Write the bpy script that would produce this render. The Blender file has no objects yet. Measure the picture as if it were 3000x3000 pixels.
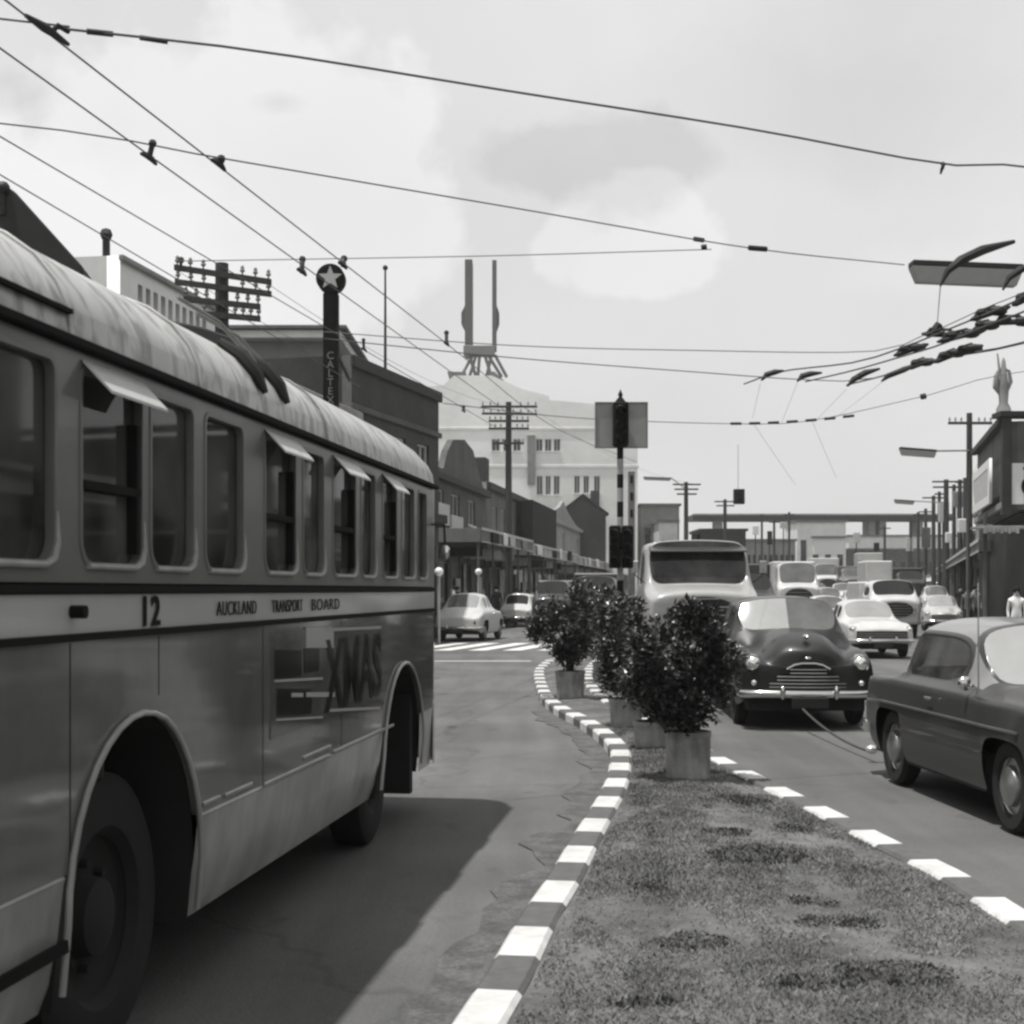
import bpy, bmesh, math, random
from mathutils import Vector, Matrix
R = math.radians
random.seed(7)
S = bpy.context.scene
C = S.collection
# ------------------------------------------------------------ camera, sky, sun, exposure
F, CX, HY, CH = 4200.0, 1500.0, 1728.0, 1.7      # focal length / centre / horizon of the 3000 px photograph, eye height
cam = bpy.data.cameras.new('camera'); co = bpy.data.objects.new('camera', cam); C.objects.link(co)
co.location = (0, 0, CH); co.rotation_euler = (R(90), 0, 0)
cam.sensor_width = 36; cam.lens = 36 * F / 3000; cam.shift_y = (HY - 1500) / 3000
cam.clip_start = .1; cam.clip_end = 3000
cam.dof.use_dof = True; cam.dof.focus_distance = 19; cam.dof.aperture_fstop = 7
S.camera = co
S.view_settings.view_transform = 'Standard'; S.view_settings.look = 'None'
S.view_settings.exposure = 0; S.view_settings.gamma = 1
S.cycles.filter_width = 2.6
SUN_EL, SUN_AZ = R(76.5), R(253)       # azimuth clockwise from +Y (the view): sun high, behind and to the left
w = bpy.data.worlds.new('World'); S.world = w; w.use_nodes = True
nt = w.node_tree; nt.nodes.clear()
def N(t, **k):
    n = nt.nodes.new(t)
    for a, b in k.items(): setattr(n, a, b)
    return n
L_ = lambda a, b: nt.links.new(a, b)
out = N('ShaderNodeOutputWorld'); bg = N('ShaderNodeBackground'); bg.inputs[1].default_value = .1
sky = N('ShaderNodeTexSky', sky_type='NISHITA', sun_disc=False, sun_elevation=SUN_EL, sun_rotation=SUN_AZ)
bw = N('ShaderNodeRGBToBW'); L_(sky.outputs[0], bw.inputs[0])
skym = N('ShaderNodeMath', operation='MULTIPLY'); L_(bw.outputs[0], skym.inputs[0]); skym.inputs[1].default_value = .7
skya = N('ShaderNodeMath', operation='ADD'); L_(skym.outputs[0], skya.inputs[0]); skya.inputs[1].default_value = 5.3
tc = N('ShaderNodeTexCoord')
def mth(op, a, b=None, clamp=False):
    n = N('ShaderNodeMath', operation=op, use_clamp=clamp)
    for i_, v in enumerate((a, b)):
        if v is None: continue
        if isinstance(v, (int, float)): n.inputs[i_].default_value = v
        else: L_(v, n.inputs[i_])
    return n.outputs[0]
n0 = N('ShaderNodeTexNoise'); L_(tc.outputs['Generated'], n0.inputs[0]); n0.inputs['Scale'].default_value = 11; n0.inputs['Detail'].default_value = 7; n0.inputs['Roughness'].default_value = .55
nb_ = N('ShaderNodeTexNoise'); L_(tc.outputs['Generated'], nb_.inputs[0]); nb_.inputs['Scale'].default_value = 3.2; nb_.inputs['Detail'].default_value = 5; nb_.inputs['Roughness'].default_value = .5
wob = mth('MULTIPLY', mth('SUBTRACT', n0.outputs[0], .5), 1.9)
nrm = N('ShaderNodeVectorMath', operation='NORMALIZE'); L_(tc.outputs['Generated'], nrm.inputs[0])
def cloud(px, py, ru, rv, soft=.25, wk=1.0):     # a cumulus bank round one direction of the sky; soft = edge width
    c = Vector(((px - CX) / F, 1, (HY - py) / F)).normalized(); r_ = Vector((1, 0, 0)); r_ = (r_ - c * r_.dot(c)).normalized(); u_ = c.cross(r_) * -1
    ds = []
    for ax, sc in ((r_, ru / F), (u_, rv / F)):
        dp = N('ShaderNodeVectorMath', operation='DOT_PRODUCT'); L_(nrm.outputs[0], dp.inputs[0]); dp.inputs[1].default_value = ax; ds.append(mth('POWER', mth('DIVIDE', dp.outputs['Value'], sc), 2))
    d_ = mth('SQRT', mth('ADD', ds[0], ds[1])); dc = N('ShaderNodeVectorMath', operation='DOT_PRODUCT'); L_(nrm.outputs[0], dc.inputs[0]); dc.inputs[1].default_value = c
    f_ = mth('DIVIDE', mth('SUBTRACT', 1.0, mth('ADD', d_, mth('MULTIPLY', wob, wk))), soft, True)
    return mth('MULTIPLY', f_, mth('GREATER_THAN', dc.outputs['Value'], 0))
mr = N('ShaderNodeMapRange'); L_(nb_.outputs[0], mr.inputs[0]); mr.inputs[1].default_value = .35; mr.inputs[2].default_value = .65; mr.inputs[3].default_value = 6.9; mr.inputs[4].default_value = 8.0
acc = mth('ADD', mth('MULTIPLY', skya.outputs[0], .12), mth('MULTIPLY', mr.outputs[0], .90))
for px, py, ru, rv, soft, wk, amt in ((700, 560, 720, 520, .2, 1.0, 1.2), (200, 900, 700, 500, .5, 1.0, .5), (1870, 690, 300, 170, .16, 1.1, .9), (1720, 470, 430, 150, .3, 1.2, -1.0), (815, 300, 85, 38, .8, 1.4, -1.0), (2500, 330, 900, 260, .6, 1.0, -.35), (2700, 800, 320, 120, .5, 1.0, .45), (40, 265, 170, 70, .5, .8, -.7), (1700, 1250, 900, 200, .9, .6, -.35)):
    acc = mth('ADD', acc, mth('MULTIPLY', cloud(px, py, ru, rv, soft, wk), amt))
mix = N('ShaderNodeMath', operation='MINIMUM'); L_(acc, mix.inputs[0]); mix.inputs[1].default_value = 9.2
L_(mix.outputs[0], bg.inputs[0]); L_(bg.outputs[0], out.inputs[0])
sl = bpy.data.lights.new('sun', 'SUN'); sl.energy = 5.0; sl.angle = R(1.1); sl.color = (1, .985, .965)
so = bpy.data.objects.new('sun', sl); C.objects.link(so)
sd = Vector((math.sin(SUN_AZ) * math.cos(SUN_EL), math.cos(SUN_AZ) * math.cos(SUN_EL), math.sin(SUN_EL)))
so.rotation_euler = sd.to_track_quat('Z', 'Y').to_euler(); so.location = (0, 0, 30)

# ------------------------------------------------------------ helpers
def P(px, py, z): return Vector(((px - CX) * z / F, z, CH - (py - HY) * z / F))
def Ph(px, py, h):
    z = F * (CH - h) / (py - HY); return Vector(((px - CX) * z / F, z, h))
def G(px, py): return Ph(px, py, 0)

def mat(name, v, rough=.6, metal=0, var=.12, scale=6, bump=0, bscale=40, coat=0, spec=.5, stretch=None, var2=0, scale2=1):
    m = bpy.data.materials.new(name); m.use_nodes = True; t = m.node_tree; b = t.nodes['Principled BSDF']
    b.inputs['Roughness'].default_value = rough; b.inputs['Metallic'].default_value = metal
    b.inputs['Coat Weight'].default_value = coat; b.inputs['Coat Roughness'].default_value = .06
    b.inputs['Specular IOR Level'].default_value = spec
    c = (v, v, v * .97)
    tcn = t.nodes.new('ShaderNodeTexCoord'); mpn = t.nodes.new('ShaderNodeMapping'); t.links.new(tcn.outputs['Object'], mpn.inputs[0])
    if stretch: mpn.inputs['Scale'].default_value = stretch
    n = t.nodes.new('ShaderNodeTexNoise'); n.inputs['Scale'].default_value = scale; n.inputs['Detail'].default_value = 5; n.inputs['Roughness'].default_value = .65
    t.links.new(mpn.outputs[0], n.inputs[0])
    r = t.nodes.new('ShaderNodeMapRange'); r.inputs[1].default_value = .3; r.inputs[2].default_value = .7
    r.inputs[3].default_value = 1 - var; r.inputs[4].default_value = 1 + var; t.links.new(n.outputs[0], r.inputs[0])
    src = r.outputs[0]
    if var2:
        n3 = t.nodes.new('ShaderNodeTexNoise'); n3.inputs['Scale'].default_value = scale2; n3.inputs['Detail'].default_value = 3
        t.links.new(tcn.outputs['Object'], n3.inputs[0])
        r3 = t.nodes.new('ShaderNodeMapRange'); r3.inputs[1].default_value = .38; r3.inputs[2].default_value = .62; r3.inputs[3].default_value = 1 - var2; r3.inputs[4].default_value = 1 + var2
        t.links.new(n3.outputs[0], r3.inputs[0])
        mm = t.nodes.new('ShaderNodeMath'); mm.operation = 'MULTIPLY'; t.links.new(src, mm.inputs[0]); t.links.new(r3.outputs[0], mm.inputs[1]); src = mm.outputs[0]
    x = t.nodes.new('ShaderNodeVectorMath'); x.operation = 'SCALE'; x.inputs[0].default_value = c; t.links.new(src, x.inputs['Scale'])
    t.links.new(x.outputs[0], b.inputs['Base Color'])
    if bump:
        n2_ = t.nodes.new('ShaderNodeTexNoise'); n2_.inputs['Scale'].default_value = bscale; n2_.inputs['Detail'].default_value = 3
        t.links.new(mpn.outputs[0], n2_.inputs[0])
        bp = t.nodes.new('ShaderNodeBump'); bp.inputs['Strength'].default_value = bump; bp.inputs['Distance'].default_value = .02
        t.links.new(n2_.outputs[0], bp.inputs['Height']); t.links.new(bp.outputs[0], b.inputs['Normal'])
    return m
def brickmat(name, v, mv, sc=1, w_=.24, h_=.08, rough=.85):
    m = mat(name, v, rough, var=.2, scale=1.2); t = m.node_tree; b = t.nodes['Principled BSDF']
    br = t.nodes.new('ShaderNodeTexBrick'); tcn = t.nodes.new('ShaderNodeTexCoord')
    mpn = t.nodes.new('ShaderNodeMapping'); mpn.inputs['Rotation'].default_value = (R(90), 0, 0); t.links.new(tcn.outputs['Object'], mpn.inputs[0]); t.links.new(mpn.outputs[0], br.inputs[0])
    br.inputs['Color1'].default_value = (v, v, v, 1); br.inputs['Color2'].default_value = (v * .8, v * .8, v * .8, 1); br.inputs['Mortar'].default_value = (mv, mv, mv, 1)
    br.inputs['Scale'].default_value = sc; br.inputs['Brick Width'].default_value = w_; br.inputs['Row Height'].default_value = h_; br.inputs['Mortar Size'].default_value = .012
    t.links.new(br.outputs[0], b.inputs['Base Color']); return m

M = {}
M['asphalt'] = mat('asphalt', .098, .8, var=.3, scale=95, bump=.5, bscale=110, var2=.14, scale2=.5)
def overlay(m, scale, lo, hi, a, b, stretch=(1, 1, 1), kind='NOISE', detail=4, distort=0):
    t = m.node_tree; bs = t.nodes['Principled BSDF']; old = bs.inputs['Base Color'].links[0].from_socket
    tcn = t.nodes.new('ShaderNodeTexCoord'); mp_ = t.nodes.new('ShaderNodeMapping'); t.links.new(tcn.outputs['Object'], mp_.inputs[0]); mp_.inputs['Scale'].default_value = stretch
    if kind == 'CRACK':
        dn = t.nodes.new('ShaderNodeTexNoise'); dn.inputs['Scale'].default_value = 1.3; dn.inputs['Detail'].default_value = 5; t.links.new(mp_.outputs[0], dn.inputs[0])
        mx = t.nodes.new('ShaderNodeMix'); mx.data_type = 'VECTOR'; mx.inputs[0].default_value = .55; t.links.new(mp_.outputs[0], mx.inputs[4]); t.links.new(dn.outputs['Color'], mx.inputs[5])
        n = t.nodes.new('ShaderNodeTexVoronoi'); n.feature = 'DISTANCE_TO_EDGE'; n.inputs['Scale'].default_value = scale; t.links.new(mx.outputs[1], n.inputs[0]); o_ = n.outputs['Distance']
    else:
        n = t.nodes.new('ShaderNodeTexNoise'); n.inputs['Scale'].default_value = scale; n.inputs['Detail'].default_value = detail; n.inputs['Distortion'].default_value = distort; t.links.new(mp_.outputs[0], n.inputs[0]); o_ = n.outputs[0]
    r = t.nodes.new('ShaderNodeMapRange'); r.inputs[1].default_value = lo; r.inputs[2].default_value = hi; r.inputs[3].default_value = a; r.inputs[4].default_value = b; t.links.new(o_, r.inputs[0])
    v = t.nodes.new('ShaderNodeVectorMath'); v.operation = 'SCALE'; t.links.new(old, v.inputs[0]); t.links.new(r.outputs[0], v.inputs['Scale']); t.links.new(v.outputs[0], bs.inputs['Base Color'])
overlay(M['asphalt'], 1.0, .42, .6, 1.08, .86, stretch=(2.2, .16, 1))           # lane polish and wear along the travel
overlay(M['asphalt'], 3.0, .62, .72, 1.0, .72, stretch=(1, .6, 1), detail=6)      # oil and tar stains
overlay(M['asphalt'], .30, .0, .006, .72, 1.0, kind='CRACK')
M['pave'] = mat('pavement_concrete', .22, .85, var=.12, scale=12, bump=.2)
M['paint'] = mat('road_paint', .60, .7, var=.12, scale=20)
M['paint_old'] = mat('worn_road_paint', .36, .75, var=.3, scale=9)
M['kerb_dark'] = mat('kerb_dark', .085, .8, var=.2, scale=15)
M['soil'] = mat('soil', .095, .95, var=.35, scale=7, bump=.5, bscale=30, var2=.3, scale2=1.3)
M['grass'] = mat('grass_blades', .135, .7, var=.22, scale=7, var2=.3, scale2=2.1)
M['white'] = mat('white_paint', .78, .4, var=.05, scale=3)
M['cream'] = mat('cream_paint', .55, .35, var=.08, scale=4, coat=.3)
M['black'] = mat('black_paint', .012, .3, var=.2, coat=.6)
M['rubber'] = mat('tyre_rubber', .006, .85, var=.2, scale=30)
M['dark'] = mat('dark_void', .01, .9, var=.2)
M['chrome'] = mat('chrome', .62, .16, 1, var=.06)
M['chrome_dull'] = mat('dull_chrome', .4, .34, 1, var=.15)
M['steel'] = mat('painted_steel', .2, .5, .3, var=.2)
M['iron'] = mat('dark_iron', .014, .6, .2, var=.3)
M['wire'] = mat('overhead_wire', .10, .6, .3, var=.2)
M['wood'] = mat('weathered_pole_wood', .045, .9, var=.35, scale=4, stretch=(9, 9, .6), bump=.4, bscale=8)
M['glass'] = mat('window_glass', .012, .06, 0, var=.5, scale=1.5, spec=.6)
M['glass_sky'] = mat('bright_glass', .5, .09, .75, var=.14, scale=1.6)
M['glass_mid'] = mat('mid_glass', .17, .1, .55, var=.3, scale=1.8)
M['lamp'] = mat('headlamp_glass', .75, .12, .75, var=.2, scale=30)
M['leaf'] = mat('shrub_leaves', .045, .34, var=.6, scale=18, spec=.5)
M['leaf_soft'] = mat('shrub_leaves_soft', .045, .5, var=.5, scale=14)
M['bark'] = mat('shrub_stem', .02, .9, var=.3, scale=20)
M['pot'] = mat('pot_concrete', .30, .8, var=.16, scale=9, bump=.2, var2=.2, scale2=3)
overlay(M['pot'], 2.6, .48, .62, 1.0, .6, stretch=(2.5, 2.5, .7), detail=6)
M['diffuser'] = mat('lamp_diffuser', .33, .4, var=.06)
M['skin'] = mat('skin', .38, .6, var=.05)
def obj(name, me, m, parent=None, label=None):
    o = bpy.data.objects.new(name, me); C.objects.link(o)
    if m is not None and len(me.materials) == 0:
        for k in (m if isinstance(m, (list, tuple)) else [m]): me.materials.append(k)
    if parent is not None: o.parent = parent
    if label: o['label'] = label
    return o
def tag(o, label, cat, group=None, kind=None):
    o['label'] = label; o['category'] = cat
    if group: o['group'] = group
    if kind: o['kind'] = kind
    return o
def thing(name, label, cat, loc=(0, 0, 0), rz=0, group=None):
    o = bpy.data.objects.new(name, None); C.objects.link(o); o.location = loc; o.rotation_euler = (0, 0, rz)
    o.empty_display_size = .2
    return tag(o, label, cat, group)
def copy_tree(o, parent=None):
    c = o.copy(); C.objects.link(c); c.parent = parent
    for k in list(o.children): copy_tree(k, c)
    return c
class MB:
    def __init__(s, root=None):
        s.v = []; s.f = []; s.m = []; s.T = None
        if root is not None:   # world coordinates -> local to root
            s.T = (Matrix.Translation(root.location) @ Matrix.Rotation(root.rotation_euler[2], 4, 'Z')).inverted()
    def add(s, vs, fs, mi=0):
        n = len(s.v); s.v += [Vector(v) for v in vs]; s.f += [[i + n for i in f] for f in fs]; s.m += [mi] * len(fs); return s
    def box(s, a, b, mi=0):
        x0, y0, z0 = a; x1, y1, z1 = b
        return s.add([(x0, y0, z0), (x1, y0, z0), (x1, y1, z0), (x0, y1, z0), (x0, y0, z1), (x1, y0, z1), (x1, y1, z1), (x0, y1, z1)],
                     [(0, 3, 2, 1), (4, 5, 6, 7), (0, 1, 5, 4), (1, 2, 6, 5), (2, 3, 7, 6), (3, 0, 4, 7)], mi)
    def prism(s, pts, axis_vec, mi=0):     # closed polygon swept by a vector
        n = len(pts); a = Vector(axis_vec); q = [Vector(p) for p in pts]
        return s.add(q + [p + a for p in q], [list(range(n))[::-1], list(range(n, 2 * n))] + [(i, (i + 1) % n, (i + 1) % n + n, i + n) for i in range(n)], mi)
    def slab(s, p0, p1, thick, z0, z1, side=1, mi=0):  # wall from p0 to p1 (xy), thick towards side (left of direction = +1)
        d = Vector((p1[0] - p0[0], p1[1] - p0[1], 0)).normalized(); n = Vector((-d.y, d.x, 0)) * thick * side
        a = Vector((p0[0], p0[1], z0)); b = Vector((p1[0], p1[1], z0))
        return s.prism([a, b, b + n, a + n], (0, 0, z1 - z0), mi)
    def cyl(s, p, q, r0, r1=None, n=12, caps=True, mi=0):
        p = Vector(p); q = Vector(q); r1 = r0 if r1 is None else r1; d = (q - p)
        u = d.orthogonal().normalized(); w_ = d.normalized().cross(u)
        vs = []
        for c, r in ((p, r0), (q, r1)):
            for i in range(n):
                a = 2 * math.pi * i / n; vs.append(c + (u * math.cos(a) + w_ * math.sin(a)) * r)
        fs = [(i, (i + 1) % n, (i + 1) % n + n, i + n) for i in range(n)]
        if caps: fs += [list(range(n))[::-1], list(range(n, 2 * n))]
        return s.add(vs, fs, mi)
    def tube(s, pts, r, n=8, mi=0):
        pts = [Vector(p) for p in pts]; rs = r if isinstance(r, (list, tuple)) else [r] * len(pts)
        base = len(s.v); u = None
        for k, p in enumerate(pts):
            d = (pts[min(k + 1, len(pts) - 1)] - pts[max(k - 1, 0)]).normalized()
            u = d.orthogonal().normalized() if u is None else (u - d * u.dot(d)).normalized()
            w_ = d.cross(u)
            s.v += [p + (u * math.cos(2 * math.pi * i / n) + w_ * math.sin(2 * math.pi * i / n)) * rs[k] for i in range(n)]
        for k in range(len(pts) - 1):
            for i in range(n):
                a = base + k * n; s.f.append((a + i, a + (i + 1) % n, a + n + (i + 1) % n, a + n + i)); s.m.append(mi)
        s.f.append([base + i for i in range(n)][::-1]); s.f.append([base + (len(pts) - 1) * n + i for i in range(n)]); s.m += [mi, mi]
        return s
    def lathe(s, prof, o=(0, 0, 0), axis='Z', n=20, mi=0):
        base = len(s.v); o = Vector(o)
        for (r, h) in prof:
            for i in range(n):
                a = 2 * math.pi * i / n; c, t = r * math.cos(a), r * math.sin(a)
                s.v.append(o + Vector({'Z': (c, t, h), 'X': (h, c, t), 'Y': (c, h, t)}[axis]))
        for k in range(len(prof) - 1):
            for i in range(n):
                a = base + k * n; s.f.append((a + i, a + (i + 1) % n, a + n + (i + 1) % n, a + n + i)); s.m.append(mi)
        return s
    def ball(s, c, r, sc=(1, 1, 1), n=12, mi=0):
        c = Vector(c); base = len(s.v); h = n // 2
        for k in range(h + 1):
            t = math.pi * k / h
            for i in range(n):
                a = 2 * math.pi * i / n
                s.v.append(c + Vector((r * sc[0] * math.sin(t) * math.cos(a), r * sc[1] * math.sin(t) * math.sin(a), r * sc[2] * math.cos(t))))
        for k in range(h):
            for i in range(n):
                a = base + k * n; s.f.append((a + i, a + (i + 1) % n, a + n + (i + 1) % n, a + n + i)); s.m.append(mi)
        return s
    def mesh(s, name='m', smooth=False, bevel=0):
        me = bpy.data.meshes.new(name)
        vs = [s.T @ v for v in s.v] if s.T else s.v
        me.from_pydata([tuple(v) for v in vs], [], s.f); me.update()
        for p, mi in zip(me.polygons, s.m): p.material_index = mi
        bm = bmesh.new(); bm.from_mesh(me)
        if smooth: bmesh.ops.remove_doubles(bm, verts=bm.verts, dist=1e-5)
        bmesh.ops.recalc_face_normals(bm, faces=bm.faces)
        if bevel: bmesh.ops.bevel(bm, geom=bm.edges[:], offset=bevel, segments=1, affect='EDGES', clamp_overlap=True)
        if smooth:
            for f in bm.faces: f.smooth = True
            for e in bm.edges:
                if len(e.link_faces) == 2 and e.calc_face_angle(0) > R(38): e.smooth = False
        bm.to_mesh(me); bm.free(); me.update()
        return me
    def build(s, name, m, parent=None, smooth=False, bevel=0, label=None):
        return obj(name, s.mesh(name, smooth, bevel), m, parent, label)
def structure(o): o['kind'] = 'structure'; return o
def catmull(pts, step):
    pts = [Vector(p) for p in pts]; pp = [pts[0] * 2 - pts[1]] + pts + [pts[-1] * 2 - pts[-2]]; o = []
    for i in range(1, len(pp) - 2):
        a, b, c, d = pp[i - 1:i + 3]
        for k in range(24):
            t = k / 24; o.append(.5 * ((2 * b) + (c - a) * t + (2 * a - 5 * b + 4 * c - d) * t * t + (3 * b - a - 3 * c + d) * t ** 3))
    o.append(pts[-1]); res = [o[0]]; acc = 0
    for i in range(1, len(o)):
        a, b = o[i - 1], o[i]; d = (b - a).length; pos = 0
        while acc + d - pos >= step:
            pos += step - acc; res.append(a + (b - a) * (pos / d)); acc = 0
        acc += d - pos
    return res
def eval_mesh(o):
    dg = bpy.context.evaluated_depsgraph_get(); return bpy.data.meshes.new_from_object(o.evaluated_get(dg))
def filled(outline, holes, thick, fn, name='panel', bevel=0):
    """flat plate (u,v) with holes, thick along +w, mapped by fn(u,v,w)"""
    cu = bpy.data.curves.new('c', 'CURVE'); cu.dimensions = '2D'; cu.fill_mode = 'BOTH'; cu.extrude = thick / 2; cu.bevel_depth = bevel
    for loop in [outline] + holes:
        sp = cu.splines.new('POLY'); sp.points.add(len(loop) - 1); sp.use_cyclic_u = True
        for k, p in enumerate(loop): sp.points[k].co = (p[0], p[1], 0, 1)
    t = bpy.data.objects.new('t', cu); C.objects.link(t); me = eval_mesh(t); bpy.data.objects.remove(t); bpy.data.curves.remove(cu)
    for v in me.vertices: v.co = fn(v.co.x, v.co.y, v.co.z)
    me.name = name; me.update(); return me
def text_mesh(body, size, fn, thick=.004, sx=1, align='LEFT', bold=0, spacing=1):
    cu = bpy.data.curves.new('t', 'FONT'); cu.body = body; cu.size = size; cu.extrude = thick / 2; cu.align_x = align; cu.offset = bold; cu.space_character = spacing
    t = bpy.data.objects.new('t', cu); C.objects.link(t); me = eval_mesh(t); bpy.data.objects.remove(t); bpy.data.curves.remove(cu)
    for v in me.vertices: v.co = fn(v.co.x * sx, v.co.y, v.co.z)
    me.update(); return me
def rrect(u0, v0, u1, v1, r, n=5):
    o = []
    for cx, cy, a0 in ((u1 - r, v1 - r, 0), (u0 + r, v1 - r, 90), (u0 + r, v0 + r, 180), (u1 - r, v0 + r, 270)):
        for k in range(n + 1):
            a = R(a0 + 90 * k / n); o.append((cx + r * math.cos(a), cy + r * math.sin(a)))
    return o
# ------------------------------------------------------------ ground, island, markings
g = MB(); g.add([(-900, -300, -.004), (900, -300, -.004), (900, 1500, -.004), (-900, 1500, -.004)], [(0, 1, 2, 3)])
structure(g.build('road', M['asphalt']))
LK = [(-.30, 4.1), (-.22, 4.7), (-.12, 5.33), (-.013, 5.99), (.127, 7), (.29, 7.98), (.45, 9.07), (.59, 10), (.756, 11.1), (.90, 12.2), (.996, 13.2), (1.08, 14.3), (1.08, 15.4), (1.01, 16.6), (.886, 17.9), (.73, 19), (.6, 20.4), (.52, 22), (.50, 25.2), (.54, 28.4), (.65, 30.3), (.85, 32.5), (1.2, 34.6), (1.7, 36.0)]
RK = [(2.55, 4.3), (2.52, 5.6), (2.49, 6.5), (2.47, 7.2), (2.46, 8.08), (2.36, 9.06), (2.27, 10.1), (2.14, 11.4), (1.98, 13.2), (1.85, 15), (1.64, 17.5), (1.42, 20.2), (1.35, 22.2), (1.34, 24.7), (1.46, 27.8), (1.83, 31.7), (2.2, 34.3), (2.3, 35.6)]
def kerb(pts, phase, seg, w_=.2, h=.11, name='kerb'):
    q = catmull([(x, y, 0) for x, y in pts], seg / 4)
    m = MB(); n = len(q); ring = []
    for i in range(n):
        d = (q[min(i + 1, n - 1)] - q[max(i - 1, 0)]).normalized(); nn = Vector((-d.y, d.x, 0)); ring.append((q[i], nn))
    b = len(m.v)
    for p, nn in ring:
        for off, z in ((-w_ / 2, -.02), (-w_ / 2, h - .02), (-w_ / 2 + .02, h), (w_ / 2 - .02, h), (w_ / 2, h - .02), (w_ / 2, -.02)):
            m.v.append(p + nn * off + Vector((0, 0, z)))
    for i in range(n - 1):
        k = ((i // 4) + phase) % 2
        for j in range(5):
            a = b + i * 6 + j; m.f.append((a, a + 1, a + 7, a + 6)); m.m.append(k)
    m.f.append([b + j for j in range(6)]); m.f.append([b + (n - 1) * 6 + j for j in range(6)][::-1]); m.m += [0, 0]
    me = m.mesh(name); o = obj(name, me, [M['kerb_paint'], M['kerb_dark']]); return structure(o)
M['kerb_paint'] = mat('kerb_white_paint', .52, .6, var=.1, scale=14, var2=.1, scale2=5)
kerb(LK, 0, .54); kerb(RK, 1, .52)
# island bed (slightly mounded) between the kerbs
def interp(tab, y):
    for (x0, y0), (x1, y1) in zip(tab, tab[1:]):
        if y0 <= y <= y1: return x0 + (x1 - x0) * (y - y0) / (y1 - y0)
    return tab[0][0] if y < tab[0][1] else tab[-1][0]
m = MB(); ny, nx = 150, 22; ys = [4.2 + (35.8 - 4.2) * i / (ny - 1) for i in range(ny)]
for y in ys:
    a, b = interp(LK, y) + .09, interp(RK, y) - .09
    if b < a + .02: b = a + .02
    for j in range(nx):
        t = j / (nx - 1); m.v.append(Vector((a + (b - a) * t, y, .085 + .03 * math.sin(math.pi * t) + random.uniform(-.006, .006))))
for i in range(ny - 1):
    for j in range(nx - 1):
        a = i * nx + j; m.f.append((a, a + 1, a + nx + 1, a + nx)); m.m.append(0)
structure(m.build('median_ground', M['soil'], smooth=True))
# the road climbs gently in the distance
def gz(y): return 0 if y < 65 else .03 * (min(y, 122) - 65)
m = MB(); ry = [65, 80, 95, 110, 122, 150, 190, 232]
for y in ry:
    a, b = 1.2 + .135 * (y - 52), 15.9 + .275 * (y - 49); z = gz(y) + .002; m.v += [Vector((a, y, -.02)), Vector((a, y, z)), Vector((b, y, z)), Vector((b, y, -.02))]
for i in range(len(ry) - 1):
    for j in range(3): k = 4 * i + j; m.f.append((k, k + 1, k + 5, k + 4)); m.m.append(0)
structure(m.build('road', M['asphalt']))
# grass blades
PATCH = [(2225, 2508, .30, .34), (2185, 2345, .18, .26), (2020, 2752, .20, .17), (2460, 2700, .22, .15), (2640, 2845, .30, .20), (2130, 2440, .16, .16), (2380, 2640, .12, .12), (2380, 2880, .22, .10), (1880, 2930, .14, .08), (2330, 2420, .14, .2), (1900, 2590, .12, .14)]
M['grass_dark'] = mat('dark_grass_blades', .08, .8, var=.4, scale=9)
M['gutter_dirt'] = mat('gutter_dirt', .083, .9, var=.45, scale=38, bump=.5, bscale=90, var2=.25, scale2=5)
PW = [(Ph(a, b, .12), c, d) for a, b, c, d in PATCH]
from mathutils import noise as nz
vs = []; fs = []; mats_ = []
cnt = 0
while cnt < 120000:
    y = 4.3 + 12.2 * random.random() ** 1.35
    a, b = interp(LK, y) + .12, interp(RK, y) - .1
    x = random.uniform(a, b)
    dens = nz.noise(Vector((x * 1.6, y * .8, 3.1))) + .5 * nz.noise(Vector((x * 5, y * 3, 1.7)))
    cnt += 1
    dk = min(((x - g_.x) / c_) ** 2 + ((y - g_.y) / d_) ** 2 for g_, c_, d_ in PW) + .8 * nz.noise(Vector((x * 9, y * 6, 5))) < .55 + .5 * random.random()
    if dens < -.15 and random.random() < .8 and not dk: continue
    h = (.009 + .010 * random.random()) * (1 + .7 * max(-.5, dens)); an = random.random() * 6.28; wd = .0028 + .0022 * random.random()
    lx, ly = random.gauss(0, .014), random.gauss(0, .014); z = .09 + .03 * math.sin(math.pi * (x - a) / (b - a))
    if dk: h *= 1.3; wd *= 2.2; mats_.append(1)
    else: mats_.append(0)
    k = len(vs); c, s_ = math.cos(an) * wd, math.sin(an) * wd
    vs += [(x - c, y - s_, z), (x + c, y + s_, z), (x + lx, y + ly, z + h)]; fs.append((k, k + 1, k + 2))
me = bpy.data.meshes.new('grass'); me.from_pydata(vs, [], fs); me.update()
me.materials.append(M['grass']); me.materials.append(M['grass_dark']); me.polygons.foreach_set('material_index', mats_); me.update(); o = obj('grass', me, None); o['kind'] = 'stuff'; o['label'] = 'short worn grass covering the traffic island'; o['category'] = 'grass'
# dirt washed up along the left kerb
q = catmull([(x, y, 0) for x, y in LK[:17]], .25); m = MB()
for i, p in enumerate(q):
    d = (q[min(i + 1, len(q) - 1)] - q[max(i - 1, 0)]).normalized(); nn = Vector((-d.y, d.x, 0)); wd = .26 + .22 * nz.noise(Vector((p.y * 1.3, 4, 2))) + .08 * nz.noise(Vector((p.y * 6, 1, 2)))
    m.v += [p + nn * .10 + Vector((0, 0, .004)), p + nn * (.10 + max(.05, wd)) + Vector((0, 0, .004))]
for i in range(len(q) - 1): m.f.append((2 * i, 2 * i + 2, 2 * i + 3, 2 * i + 1)); m.m.append(0)
structure(m.build('gutter_dirt', M['gutter_dirt']))
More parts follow.
